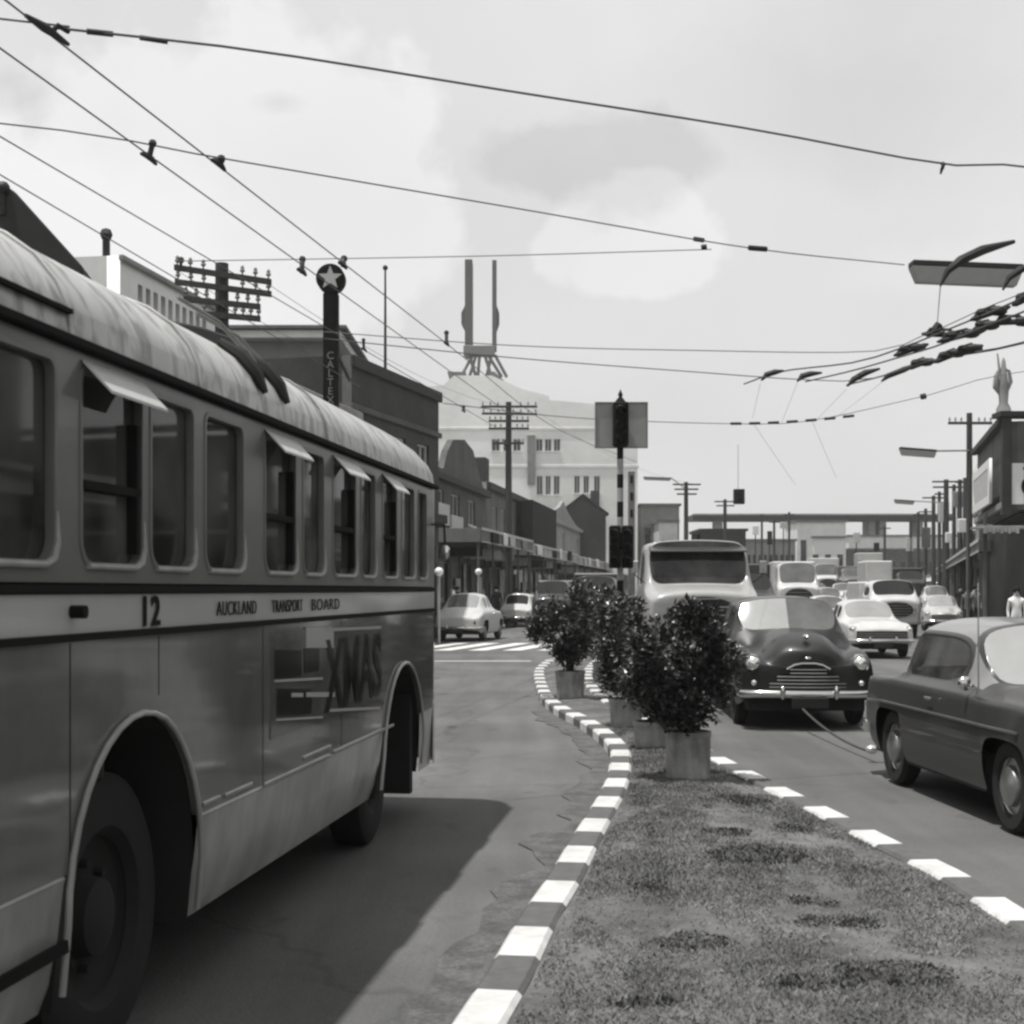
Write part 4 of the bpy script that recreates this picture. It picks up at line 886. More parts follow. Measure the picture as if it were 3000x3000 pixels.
def facade(name, label, cat, p0, p1, h, wall, depth=9, side=1, group=None, wins=(), cornices=(), parapet=None, roofm='roof_m', z0=0, shop=None, wm='glass', roofdrop=0, frames=True):
    """street building: front wall runs p0->p1 (xy, seen face to the right of travel if side=1); wins: (t0,t1,z0,z1) in metres along"""
    base = Vector((p0[0], p0[1], 0)); d = Vector((p1[0] - p0[0], p1[1] - p0[1], 0)); Lg = d.length; d.normalize()
    n = Vector((-d.y, d.x, 0)) * side            # points into the block
    root = thing(name, label, cat, base, math.atan2(d.y, d.x), group)
    s = side
    def bx(t0, t1, a, b, za, zb): return ((t0, min(a * s, b * s), za), (t1, max(a * s, b * s), zb))
    hol = [[(t0, a), (t1, a), (t1, b), (t0, b)] for t0, t1, a, b in wins]
    outl = [(0, z0), (Lg, z0), (Lg, h), (0, h)] if not parapet else [(0, z0), (Lg, z0)] + parapet
    obj('wall', filled(outl, hol, .3, lambda u, v, w_: Vector((u, (w_ + .15) * s, v))), M[wall], root)
    m = MB(); h_ = h - roofdrop; a, b = bx(.0, .28, .31, depth, z0, h_); m.box(a, b); a, b = bx(Lg - .28, Lg, .31, depth, z0, h_); m.box(a, b); a, b = bx(.28, Lg - .28, depth - .3, depth, z0, h_); m.box(a, b); m.build('side_wall', M[wall], root)
    m = MB(); a, b = bx(.29, Lg - .29, .32, depth - .31, h - .75 - roofdrop, h - .55 - roofdrop); m.box(a, b); m.build('roof', M[roofm], root)
    for t0, t1, a_, b_ in wins:
        m = MB(); a, b = bx(t0, t1, .16, .18, a_, b_); m.box(a, b); wn = m.build('window', M[wm], root)
        if not frames: continue
        m = MB(); fw = .07
        for q0, q1, r0, r1 in ((t0, t1, a_, a_ + fw), (t0, t1, b_ - fw, b_), (t0, t0 + fw, a_ + fw, b_ - fw), (t1 - fw, t1, a_ + fw, b_ - fw), ((t0 + t1) / 2 - fw / 2, (t0 + t1) / 2 + fw / 2, a_ + fw, b_ - fw)):
            a, b = bx(q0, q1, .09, .155, r0, r1); m.box(a, b)
        m.build('frame', M['sign_l'], wn)
        m = MB(); a, b = bx(t0 - .06, t1 + .06, -.08, .08, a_ - .1, a_ - .004); m.box(a, b); m.build('sill', M['render_'], wn)
    for k, (z, hh, out_, mt) in enumerate(cornices):
        m = MB(); a, b = bx(-.1, Lg + .1, -out_, -.004, z, z + hh); m.box(a, b); m.build('cornice', M[mt], root, bevel=.02)
    if shop:
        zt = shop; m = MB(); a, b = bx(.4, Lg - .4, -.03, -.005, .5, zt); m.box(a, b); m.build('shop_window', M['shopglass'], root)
        m = MB(); nb = max(2, int(Lg / 2.4))
        for i in range(nb + 1):
            t_ = .4 + (Lg - .8) * i / nb; a, b = bx(t_ - .06, t_ + .06, -.07, -.032, .5, zt); m.box(a, b)
        m.build('mullion', M['render_d'], root)
    return root, d, n, Lg, bx
def verandah(root, Lg, bx, z0, z1, out_=3.0, mt='verandah', posts=0, label=None):
    m = MB(); a, b = bx(.02, Lg - .02, -out_, -.02, z1 - .15, z1 - .05); m.box(a, b)
    a, b = bx(.02, Lg - .02, -out_ - .05, -out_ - .004, z0, z1); m.box(a, b); a, b = bx(.0, .018, -out_, -.02, z0, z1); m.box(a, b)
    v = m.build('verandah', M[mt], root, bevel=.01)
    m = MB(); a, b = bx(.02, Lg - .02, -out_ - .09, -out_ - .054, z1 - .09, z1 + .03); m.box(a, b); a, b = bx(.02, Lg - .02, -out_ - .08, -out_ - .054, z0, z0 + .05); m.box(a, b); m.build('fascia_trim', M['sign_l'], v)
    for i in range(posts):
        t_ = .3 + (Lg - .6) * i / max(1, posts - 1); m = MB(); a, b = bx(t_ - .05, t_ + .05, -out_ + .1, -out_ + .2, .13, z1 - .16); m.box(a, b); m.build('post', M['render_d'], root)
    return v
def LP(px, off=0):     # point of the left row's frontage line; off metres back from the verandah edge
    z = (10.3 + off) / (.147 - (px - 1500) / F); return (((px - 1500) * z / F), z)
# left row of two-storey shops beyond the crossing
OFF = 2.6
a, b = LP(1240, OFF), LP(1425, OFF)
r, d_, n_, Lg, bx = facade('shop_building', 'low brick shop building with rounded gable nearest the zebra crossing', 'building', a, b, 7.2, 'brick', group='shops along the left pavement', shop=3.3,
    wins=[(2.5, 4.6, 5.0, 6.3), (6.5, 8.6, 5.0, 6.3), (11, 13, 5.0, 6.3)], cornices=[(6.7, .3, .3, 'roof_d'), (4.5, .25, .15, 'brick_dark')], parapet=[(math.dist(a, b), 7.2), (math.dist(a, b) - 1, 7.2), (14, 8.0), (12.5, 8.9), (10, 9.2), (7, 8.9), (5.5, 8.2), (4.5, 7.3), (0, 7.2)])
verandah(r, Lg, bx, 3.75, 4.35, 2.5, 'roof_m', posts=5)
m = MB()
for t0, t1, za, zb in ((1.0, 4.5, 4.65, 5.6), (5, 8, 4.5, 5.2)): q = bx(t0, t1, -.3, -.2, za, zb); m.box(*q)
m.build('sign_board', M['sign_l'], r)
a, b = LP(1426, OFF), LP(1588, OFF)
r, d_, n_, Lg, bx = facade('shop_building', 'dark-fronted shop building with plain black sign hoarding', 'building', a, b, 7.6, 'render_d', group='shops along the left pavement', shop=3.3,
    wins=[(2, 3.6, 4.9, 6.4), (5, 6.6, 4.9, 6.4)], cornices=[(7.2, .4, .25, 'roof_d')])
verandah(r, Lg, bx, 3.6, 4.2, 2.5, posts=5)
m = MB(); q = bx(Lg * .45, Lg * .98, -1.1, -.3, 4.5, 7.3); m.box(*q); m.build('hoarding', M['sign_d'], r, bevel=.03)
m = MB(); q = bx(6.8, 8.2, 1.2, 3.2, 7.1, 9.6); m.box(*q); m.build('chimney', M['brick_dark'], r, bevel=.03)
a, b = LP(1589, OFF), LP(1700, OFF); Lg0 = math.dist(a, b)
r, d_, n_, Lg, bx = facade('shop_building', 'grey ornamented shop building with arched pediment', 'building', a, b, 7.2, 'render_g', group='shops along the left pavement', shop=3.3,
    wins=[(2, 3.5, 4.7, 6.2), (Lg0 / 2 - 1, Lg0 / 2 + 1, 4.7, 6.4), (Lg0 - 3.5, Lg0 - 2, 4.7, 6.2)], cornices=[(6.8, .3, .3, 'render_g'), (4.4, .2, .2, 'render_')], parapet=[(Lg0, 7.2), (Lg0 - 4, 7.4), (Lg0 / 2 + 3, 8.2), (Lg0 / 2, 8.9), (Lg0 / 2 - 3, 8.2), (4, 7.4), (0, 7.2)])
verandah(r, Lg, bx, 3.5, 4.1, 2.5, posts=5)
a, b = LP(1701, OFF), LP(1790, OFF)
r, d_, n_, Lg, bx = facade('shop_building', 'farthest grey shop building of the left row by the traffic signal', 'building', a, b, 6.9, 'render_g', group='shops along the left pavement', shop=3.3,
    wins=[(3, 5, 4.6, 6), (9, 11, 4.6, 6), (15, 17, 4.6, 6)], cornices=[(6.5, .3, .3, 'roof_m')])
verandah(r, Lg, bx, 3.4, 4.0, 2.5, posts=5)
def fascia_signs(root, Lg, bx, z0, z1, out_, seed, n_, proj=True):
    rn = random.Random(seed)
    for k in range(n_):
        t0 = .4 + (Lg - 2.6) * (k + rn.uniform(.1, .6)) / n_; w0 = rn.uniform(1.0, 2.3); mt = rn.choice(['sign_l', 'sign_d', 'sign_w', 'render_g', 'sign_d'])
        m = MB(); q = bx(t0, t0 + w0, -out_ - .16, -out_ - .10, z0 + .05, z1 + rn.uniform(-.15, .10)); m.box(*q); sgn = m.build('fascia_sign', M[mt], root, bevel=.01)
        if proj: m = MB(); q = bx(t0 + .5, t0 + .56, -out_ + .4, -.6, z0 - .55, z0 - .12); m.box(*q); m.build('hanging_sign', M[rn.choice(['sign_l', 'sign_w', 'sign_d'])], root, bevel=.01)
for k_, ch_ in enumerate([o for o in list(bpy.data.objects) if o.get('group') == 'shops along the left pavement']):
    y0_ = ch_.location.y; Lr = [math.dist(LP(1240, OFF), LP(1425, OFF)), math.dist(LP(1426, OFF), LP(1588, OFF)), math.dist(LP(1589, OFF), LP(1700, OFF)), math.dist(LP(1701, OFF), LP(1790, OFF))][k_]
    bxx = lambda t0, t1, a, b, za, zb: ((t0, min(a, b), za), (t1, max(a, b), zb))
    fascia_signs(ch_, Lr, bxx, [3.75, 3.6, 3.5, 3.4][k_], [4.35, 4.2, 4.1, 4.0][k_], 2.5, 20 + k_, 4)
    rn = random.Random(k_ + 50)
    for i in range(7): t0 = .8 + (Lr - 2) * i / 7; m = MB(); q = bxx(t0, t0 + rn.uniform(.5, 1.3), -.12, -.08, rn.uniform(.6, 1.6), rn.uniform(1.9, 3.0)); m.box(*q); m.build('window_display', M[rn.choice(['render_g', 'sign_l', 'render_d', 'poster'])], ch_)
# steep dark roofs behind the row
def gable(name, label, px0, px1, z, ytop, yeave, mt, depth=10, cat='house', group='pitched roofs behind the left row'):
    A = P(px0, yeave, z); B = P(px1, yeave, z); T = P((px0 + px1) / 2, ytop, z); root = thing(name, label, cat, (A.x, z, 0), 0, group)
    W_ = B.x - A.x; m = MB(); m.prism([(0, 0, 0), (W_, 0, 0), (W_, 0, A.z), (W_ / 2, 0, T.z), (0, 0, A.z)], (0, depth, 0)); m.build('wall', M['brick_dark'], root)
    m = MB(); e = .25
    for sx in (0, 1):
        p = Vector((W_ / 2, 0, T.z + .02)); q = Vector((W_ + e if sx else -e, 0, A.z - .12)); up = Vector((0, 0, .16)); m.prism([p + Vector((0, -e, 0)), q + Vector((0, -e, 0)), q + up + Vector((0, -e, 0)), p + up + Vector((0, -e, 0))], (0, depth + 2 * e, 0))
    m.build('roof', M[mt], root)
    m = MB(); m.box((W_ * .7, 2, A.z), (W_ * .7 + .8, 3, T.z + .6)); m.build('chimney', M['brick_dark'], root, bevel=.03)
    return root
gable('pitched_house', 'dark wide gabled roof below the white building windows', 1640, 1775, 129.5, 1452, 1505, 'roof_d', depth=3)
# tall brick building, near left
A = P(1285, 1150, 50); d0 = Vector((A.x - P(1030, 1048, 42).x, 8, 0))
A0 = (A.x - d0.x * 1.0, A.y - 8.0)
nb = facade('brick_building', 'dark brick two-storey building with sloping parapet and flagpole', 'building', A0, (A.x, A.y), A.z, 'brick_dark', depth=9, wins=[(1.0, 2.2, 5.0, 6.6), (3.6, 4.8, 5.0, 6.6), (6.0, 7.2, 5.0, 6.6)], cornices=[(A.z - .35, .35, .12, 'roof_d'), (A.z - 1.6, .18, .1, 'brick'), (4.0, .3, .3, 'roof_d')], shop=3.2)
m = MB(); a_ = P(1147, 1095, 46); m.T = None
fp = thing('flagpole', 'thin bare flagpole on the dark brick parapet', 'flagpole', (a_.x - .2, a_.y, A.z - .7)); tp = P(1147, 790, 46).z
m = MB(); m.cyl((0, 0, 0), (0, 0, tp - A.z + .7), .055, .03, n=8); m.build('pole', M['iron'], fp); m = MB(); m.ball((0, 0, tp - A.z + .76), .09, n=8); m.build('finial', M['iron'], fp)
# cornice building behind the star sign: end block facing us, street front falling away
c0, c1 = P(560, 1000, 30), P(1038, 1130, 42)
r, d_, n_, Lg, bx = facade('cornice_building', 'grey shop building with banded upper wall behind the bus front', 'building', (c0.x, 30), (c1.x, 42), 6.9, 'render_g', depth=5, wins=[(2, 3.4, 4.4, 5.7), (5, 6.4, 4.4, 5.7), (8.4, 9.8, 4.4, 5.7)],
    cornices=[(6.6, .28, .25, 'render_g'), (5.9, .35, .12, 'render_d'), (4.0, .3, .5, 'roof_d')], shop=3.2)
cb = thing('parapet_building', 'tall building behind the star sign with flat projecting pale cornice', 'building', (P(1000, 0, 44).x - 9, 44, 0))
cx1 = P(1000, 0, 44).x; hc = P(0, 965, 44).z
m = MB(cb); m.box((cx1 - 9, 44, 0), (cx1 - .3, 50, hc - .35)); m.build('wall', M['render_g'], cb)
m = MB(cb); m.box((cx1 - 9.2, 43.4, hc - .36), (cx1 + .05, 50, hc - .12)); m.build('cornice', M['render_'], cb, bevel=.02)
m = MB(cb); m.box((cx1 - 9.3, 43.2, hc - .118), (cx1 + .25, 50, hc)); m.build('capping', M['roof_m'], cb, bevel=.02)
r2, d2, n2, Lg2, bx2 = facade('low_parapet_building', 'low pale building between the cornice building and dark brick building', 'building', P(1000, 1100, 41).xy, P(1045, 1100, 43).xy, 7.0, 'render_g', depth=6, cornices=[(5.4, .3, .3, 'render_')])
# pale building with a louvred row of windows
B0 = P(352, 748, 30); B1 = P(640, 905, 35.7)
wl = []
Lw = math.dist((B0.x, B0.y), (B1.x, B1.y))
for k in range(10): wl.append((.9 + k * .42, 1.15 + k * .42, 7.55, 8.3))
r, d_, n_, Lg, bx = facade('pale_building', 'white flat-roofed building with a band of narrow windows above the bus', 'building', (B0.x, B0.y), (B1.x, B1.y), B0.z, 'render_', depth=9, wins=wl, frames=False, cornices=[(B0.z - .12, .12, .12, 'render_g'), (7.2, .1, .05, 'render_')])
m = MB(); q = bx(-.3, 0, 3, 3, 0, 0); m.cyl((.2, .4, B0.z), (.2, .4, B0.z + .5), .08).ball((.2, .4, B0.z + .5), .14, n=8); m.build('roof_vent', M['iron'], r)
# dark steep roof at far left
Rr = [P(-60, 520, 19), P(45, 562, 19), P(238, 776, 19), P(150, 775, 19), P(10, 690, 19), P(-60, 640, 19)]
rt = thing('dark_roofed_building', 'building with steep black roof rising behind the rear of the bus', 'building', (Rr[0].x - 1, 19, 0))
mm = MB(rt); mm.prism([P(-160, 420, 19), P(45, 562, 19), P(240, 778, 19), P(240, 800, 19), P(-160, 800, 19)], (-1.2, 9, 0)); mm.build('roof', M['roof_d'], rt, bevel=.02)
mm = MB(rt); a_ = P(-150, 800, 19.3); b_ = P(225, 800, 19.3); mm.box((a_.x, 19.3, 0), (P(100, 0, 19.3).x, 24, a_.z)); mm.build('wall', M['brick_dark'], rt)
mm = MB(rt); c_ = P(8, 552, 19); mm.ball(c_, .10, n=10); mm.cyl(c_ - Vector((0, 0, .35)), c_, .04); mm.build('finial', M['iron'], rt, smooth=True)
# white multi-storey building with rooftop sign
ZW = 134; X0 = P(1235, 0, ZW).x; X1 = P(1868, 0, ZW).x
T = lambda px: P(px, 0, ZW).x - X0
V = lambda py: P(0, py, ZW).z
par = [(T(1868), V(1192)), (T(1760), V(1185)), (T(1610), V(1172)), (T(1608), V(1160)), (T(1530), V(1140)), (T(1480), V(1118)), (T(1440), V(1100)), (T(1330), V(1100)), (T(1300), V(1128)), (0, V(1135))]
ww = [(T(1440), T(1465), V(1322), V(1286)), (T(1474), T(1496), V(1322), V(1286)), (T(1503), T(1526), V(1322), V(1286)), (T(1570), T(1590), V(1322), V(1286)), (T(1596), T(1616), V(1322), V(1286)), (T(1622), T(1642), V(1322), V(1286)),
      (T(1572), T(1590), V(1450), V(1394)), (T(1598), T(1614), V(1450), V(1394)), (T(1622), T(1640), V(1450), V(1394)), (T(1682), T(1699), V(1446), V(1394)), (T(1709), T(1726), V(1446), V(1394)), (T(1740), T(1758), V(1446), V(1394))]
r, d_, n_, Lg, bx = facade('white_building', 'tall white commercial building with stepped parapet carrying a rooftop sign frame', 'building', (X0, ZW), (X1, ZW), V(1135), 'render_w', depth=24, wins=ww, parapet=par, roofdrop=V(1135) - V(1196), cornices=[(V(1262), .3, .07, 'render_'), (V(1372), .3, .07, 'render_')])
m = MB(); m.box((T(1545), -.35, V(1420)), (T(1568), -.01, V(1275))); m.build('drainpipe_duct', M['render_g'], r, bevel=.03)
sg = thing('rooftop_sign', 'tall two-post rooftop sign frame standing on the white building', 'sign', (P(1410, 0, ZW + 4).x, ZW + 4, V(1100)))
for xs, nm in ((((1362, 1384, 762, 1040), 1), ((1442, 1455, 764, 1030), 2))):
    x0, x1, y0, y1 = xs; m = MB(sg); a_ = P(x0, y1, ZW + 4); b_ = P(x1, y0, ZW + 4); m.box((a_.x, ZW + 3.6, a_.z), (b_.x, ZW + 6.5 if nm == 1 else ZW + 4.4, b_.z)); m.build('sign_panel', M['frame_g'], sg, bevel=.03)
    m = MB(sg); yb = P(0, 945, ZW).z; yt = P(0, 870, ZW).z; m.prism([(a_.x if nm == 1 else b_.x, ZW + 4, yb), ((a_.x - .35) if nm == 1 else (b_.x + .25), ZW + 4, yb + .7), ((a_.x - .35) if nm == 1 else (b_.x + .25), ZW + 4, yt - .7), (a_.x if nm == 1 else b_.x, ZW + 4, yt)], (0, 1, 0)); m.build('sign_edge', M['frame_g'], sg)
m = MB(sg); a_ = P(1358, 1042, ZW + 4); b_ = P(1450, 1014, ZW + 4); m.box((a_.x, ZW + 3.5, a_.z), (b_.x, ZW + 5, b_.z)); m.build('cross_beam', M['steel'], sg, bevel=.03)
m = MB(sg)
for pxa, pxb in ((1375, 1395), (1395, 1375), (1405, 1400), (1420, 1440), (1440, 1425), (1385, 1350), (1430, 1470), (1450, 1485)):
    m.cyl(P(pxa, 1040, ZW + 4), P(pxb, 1105, ZW + 4), .16, n=6)
m.build('lattice_stand', M['steel'], sg)
m = MB(sg); m.prism([P(1310, 1088, ZW + 3), P(1365, 1090, ZW + 3), P(1365, 1106, ZW + 3), P(1316, 1110, ZW + 3)], (0, 2, 0)); m.build('base_plate', M['steel'], sg); m = MB(sg); m.prism([P(1428, 1090, ZW + 3), P(1448, 1088, ZW + 3), P(1488, 1126, ZW + 3), P(1470, 1130, ZW + 3)], (0, 2, 0)); m.build('base_plate', M['steel'], sg)
# corner building, right
cx_, cy_ = 13.75, 40.0; far = P(2862, 0, 49)
H2 = 6.5
r, d_, n_, Lg, bx = facade('corner_building', 'dark two-storey corner building overhanging the right pavement', 'building', (cx_, cy_), (cx_ + .24 * 9.0, cy_ + 9.0), H2 - .1, 'render_d', depth=.6, side=-1, z0=3.95, cornices=[(H2 - .2, .2, .2, 'roof_d'), (3.95, .2, .12, 'render_g')])
m = MB(r); m.prism([(cx_ + .36, cy_ + .02, 3.93), (cx_ + 13, cy_ + .02, 3.93), (cx_ + 13, cy_ + 8.9, 3.93), (cx_ + .36 + .24 * 8.9, cy_ + 8.9, 3.93)], (0, 0, H2 - .15 - 3.93)); m.build('upper_storey', M['render_d'], r)
m = MB(r); m.box((cx_ - .12, cy_ - .16, 3.8), (cx_ + .14, cy_ + .015, H2 + .02)); m.build('corner_pilaster', M['brick_dark'], r)
m = MB(r); m.box((cx_ - .2, cy_ - .26, H2 + .021), (cx_ + 13, cy_ + .5, H2 + .16)); m.build('parapet_capping', M['roof_d'], r)
m = MB(r); q0_, q1_ = P(2880, 1543, 39.5), P(2985, 1563, 39.5); n_f = 9
for k in range(n_f): x0_ = q0_.x + (q1_.x - q0_.x) * k / n_f; m.box((x0_, 39.4, q1_.z + .04 * (k % 2)), (x0_ + (q1_.x - q0_.x) / n_f - .02, 39.46, q0_.z))
m.box((q0_.x, 39.461, q0_.z - .03), (cx_ + 13, 40.6, q0_.z + .03)); m.build('awning', M['verandah'], r)
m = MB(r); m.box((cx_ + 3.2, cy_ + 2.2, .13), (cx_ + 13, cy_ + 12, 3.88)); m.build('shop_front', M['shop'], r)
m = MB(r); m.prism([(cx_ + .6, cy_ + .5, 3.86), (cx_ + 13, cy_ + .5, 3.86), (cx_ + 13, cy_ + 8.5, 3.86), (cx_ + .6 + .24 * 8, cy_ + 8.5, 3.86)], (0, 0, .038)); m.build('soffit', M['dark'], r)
m = MB(r); 
for px, zz in ((2836, 46), (2886, 40.4)):
    q = P(px, 0, zz); m = MB(r); m.cyl((q.x, zz, .13), (q.x, zz, 3.86), .055, n=10); m.build('verandah_post', M['render_d'], r)
sb = thing('wall_sign', 'slanted pale-bordered sign on the street side of the corner building', 'sign', P(2900, 1430, 42), math.atan2(1, .24))
uu = 2.0; obj('border', filled([(0, -.75), (6.2, -.75), (6.2, .55), (0, .55)], [[(.5, -.5), (5.7, -.5), (5.7, .3), (.5, .3)]], .08, lambda u, v, w_: Vector((u - .9, .02 + w_, v))), M['sign_w'], sb)
obj('sign_face', filled([(.5, -.5), (5.7, -.5), (5.7, .3), (.5, .3)], [], .04, lambda u, v, w_: Vector((u - .9, .03 + w_, v))), M['sign_l'], sb)
sb.location = (cx_ + .24 * 2.2 - .25, cy_ + 2.2, 4.95)
q0 = P(2960, 1358, cy_); q1 = P(3060, 1478, cy_)
sf = thing('poster_sign', 'white poster board with dark blotches on the front of corner building', 'sign', (q0.x, cy_ - .2, q1.z))
m = MB(sf); m.box((q0.x, cy_ - .12, q1.z), (q1.x, cy_ - .01, q0.z)); m.build('board', M['sign_w'], sf, bevel=.01)
m = MB(sf); W_ = q1.x - q0.x
for cxx, czz, rx, rz_ in ((.42, 1.0, .12, .05), (.36, .5, .1, .2), (.5, .22, .14, .06), (.7, .7, .1, .22), (.84, .35, .1, .15)):
    pts = [(q0.x + cxx + rx * math.cos(a * math.pi / 6), cy_ - .125, q1.z + czz + rz_ * math.sin(a * math.pi / 6)) for a in range(12)]; m.prism(pts, (0, -.01, 0))
m.build('printed_mark', M['sign_d'], sf)
fn_ = thing('roof_ornament', 'weathered pale scrolled ornament on the corner building parapet', 'ornament', (P(2940, 0, 40.4).x, 40.4, H2 + .16))
m = MB(); m.lathe([(.22, 0), (.2, .15), (.12, .3), (.15, .7), (.1, 1.1), (.05, 1.5), (.001, 1.6)], n=12); m.build('stem', M['render_g'], fn_, smooth=True)
m = MB(); m.tube([(-.12, 0, .55), (-.22, 0, .75), (-.2, 0, 1.05), (-.12, 0, 1.25), (-.17, 0, 1.7)], [.03, .09, .08, .04, .02]).tube([(.1, 0, .6), (.2, 0, .9), (.16, 0, 1.2), (.0, 0, 1.3)], [.03, .06, .05, .02]); m.build('scroll', M['render_g'], fn_, smooth=True)
# verandahed shops further up the right side
def RP(y, off=0): return (16.1 + .275 * (y - 49) + off, y)
ys = [(50.2, 64, 7.2, 'render_d', 'dark two-storey shop next to the corner building'), (64.2, 84, 6.6, 'brick', 'brick shop building halfway along the right row'), (84.2, 108, 7.4, 'render_g', 'grey shop building towards the far right'), (108.2, 140, 6.2, 'brick_dark', 'dark low shop building at the far right')]
for k, (y0, y1, hh, mt, lb) in enumerate(ys):
    r, d_, n_, Lg, bx = facade('shop_building', lb, 'building', RP(y0, 2.6), RP(y1, 2.6), hh, mt, depth=8, side=-1, group='shops along the right pavement', shop=3.2, wins=[(t_, t_ + 1.2, 4.7, 5.9) for t_ in range(2, int(Lg0 * 0 + (y1 - y0)) - 2, 4)][:6], cornices=[(hh - .3, .3, .2, 'roof_m')])
    verandah(r, Lg, bx, 3.05, 3.5, 2.5, 'render_d', posts=3)
# shops out of frame at right, facing the bus (they are what its panes reflect)
for k, (y0, y1, hh, mt, lb) in enumerate([(-2, 8, 7.5, 'render_d', 'dark shop building opposite the rear of the bus'), (8.2, 17, 6.8, 'brick', 'brick shop building opposite the bus'), (17.2, 27, 8.0, 'render_g', 'grey shop building opposite the front of the bus')]):
    r, d_, n_, Lg, bx = facade('shop_building', lb, 'building', (12.2 + .04 * y0, y0), (12.2 + .04 * y1, y1), hh, mt, depth=8, side=-1, group='shops opposite the bus', shop=3.2, wins=[(1.2, 2.6, 4.8, 6.2), (4.2, 5.6, 4.8, 6.2), (7.0, 8.2, 4.8, 6.2)], cornices=[(hh - .3, .3, .2, 'roof_m')])
    verandah(r, Lg, bx, 3.4, 3.9, 2.4)
for k, (y0, y1, hh, mt, lb) in enumerate([(-8, 3, 7.0, 'brick', 'grey shop building added behind the rear of the bus'), (3.2, 13.8, 7.8, 'render_d', 'white shop building added on the far side of the bus')]):  # shops added as occluders: they cut sky light and fill the window views
    r, d_, n_, Lg, bx = facade('shop_building', lb, 'building', (-9.5, y0), (-8.9, y1), hh, 'render_' if k else 'render_g', depth=8, group='shops added on the far side of the bus', shop=3.2, wins=[(1.2, 2.6, 4.8, 6.2), (4.2, 5.6, 4.8, 6.2), (7.2, 8.6, 4.8, 6.2)], cornices=[(hh - .3, .3, .2, 'roof_m')])
    verandah(r, Lg, bx, 3.4, 3.9, 2.4)
# distance: overbridge, small buildings, hoardings
def block(name, label, cat, px0, px1, ytop, z, mt, ybot=None, depth=8, group=None, part='wall', roofm='roof_m', win=0):
    A_ = P(px0, ytop, z); B_ = P(px1, ytop, z); root = thing(name, label, cat, (A_.x, z, 0), 0, group); W_ = B_.x - A_.x
    zb = 0 if ybot is None else P(0, ybot, z).z
    m = MB(); m.box((0, 0, zb), (W_, depth, A_.z)); m.build(part, M[mt], root)
    m = MB(); m.box((-.2, -.2, A_.z), (W_ + .2, depth + .2, A_.z + .25)); m.build('roof', M[roofm], root)
    for k in range(win):
        x_ = W_ * (k + .3) / win; m = MB(); m.box((x_, -.06, zb + (A_.z - zb) * .45), (x_ + W_ / win * .45, -.004, zb + (A_.z - zb) * .78)); m.build('window', M['shopglass'], root)
    return root
ZV = 215
vb = thing('overbridge', 'long dark overbridge crossing the street in the distance', 'bridge', (P(2030, 0, ZV).x, ZV, 0))
a_, b_ = P(2030, 1507, ZV), P(2800, 1516, ZV)
m = MB(vb); m.box((a_.x, ZV, P(0, 1524, ZV).z), (b_.x, ZV + 6, a_.z + .0)); m.build('deck', M['roof_d'], vb)
m = MB(vb); m.box((a_.x, ZV - .2, P(0, 1510, ZV).z), (b_.x, ZV - .01, P(0, 1505, ZV).z)); m.build('parapet', M['render_g'], vb)
for px in (2110, 2330, 2560, 2592, 2700): m = MB(vb); q = P(px, 0, ZV); m.box((q.x - .5, ZV + 1, 0), (q.x + .5, ZV + 5, P(0, 1524, ZV).z - .01)); m.build('pier', M['render_g'], vb)
block('distant_building', 'pale low building with light roof left of the far crossarm pole', 'building', 1878, 1990, 1482, 150, 'render_g', group='distant buildings', win=3)
block('distant_building', 'white patch of building beside the farther crossarm pole', 'building', 1930, 1985, 1530, 145, 'render_', group='distant buildings', win=2)
block('distant_building', 'dark low roof above the pale truck', 'building', 2055, 2185, 1556, 140, 'roof_d', group='distant buildings', roofm='roof_d')
block('distant_building', 'grey narrow building right of the dark low roof', 'building', 2186, 2330, 1585, 170, 'render_g', group='distant buildings', win=9)
block('distant_building', 'pale building standing against the overbridge', 'building', 2335, 2478, 1530, 180, 'render_', group='distant buildings', win=4)
block('distant_building', 'long pale-banded building under the right end of overbridge', 'building', 2486, 2800, 1572, 205, 'render_', group='distant buildings', win=11)
block('distant_building', 'dark wide low building closing the far end of the street', 'building', 2430, 2830, 1612, 185, 'render_d', group='distant buildings', win=14)
block('distant_building', 'mid-grey building filling in left of the overbridge', 'building', 1850, 2060, 1600, 165, 'render_d', group='distant buildings', win=5)
block('hoarding', 'plain white advertising hoarding in the distance', 'hoarding', 2384, 2472, 1577, 160, 'sign_w', ybot=1624, depth=.5, part='board', group='hoardings')
rn = random.Random(5)
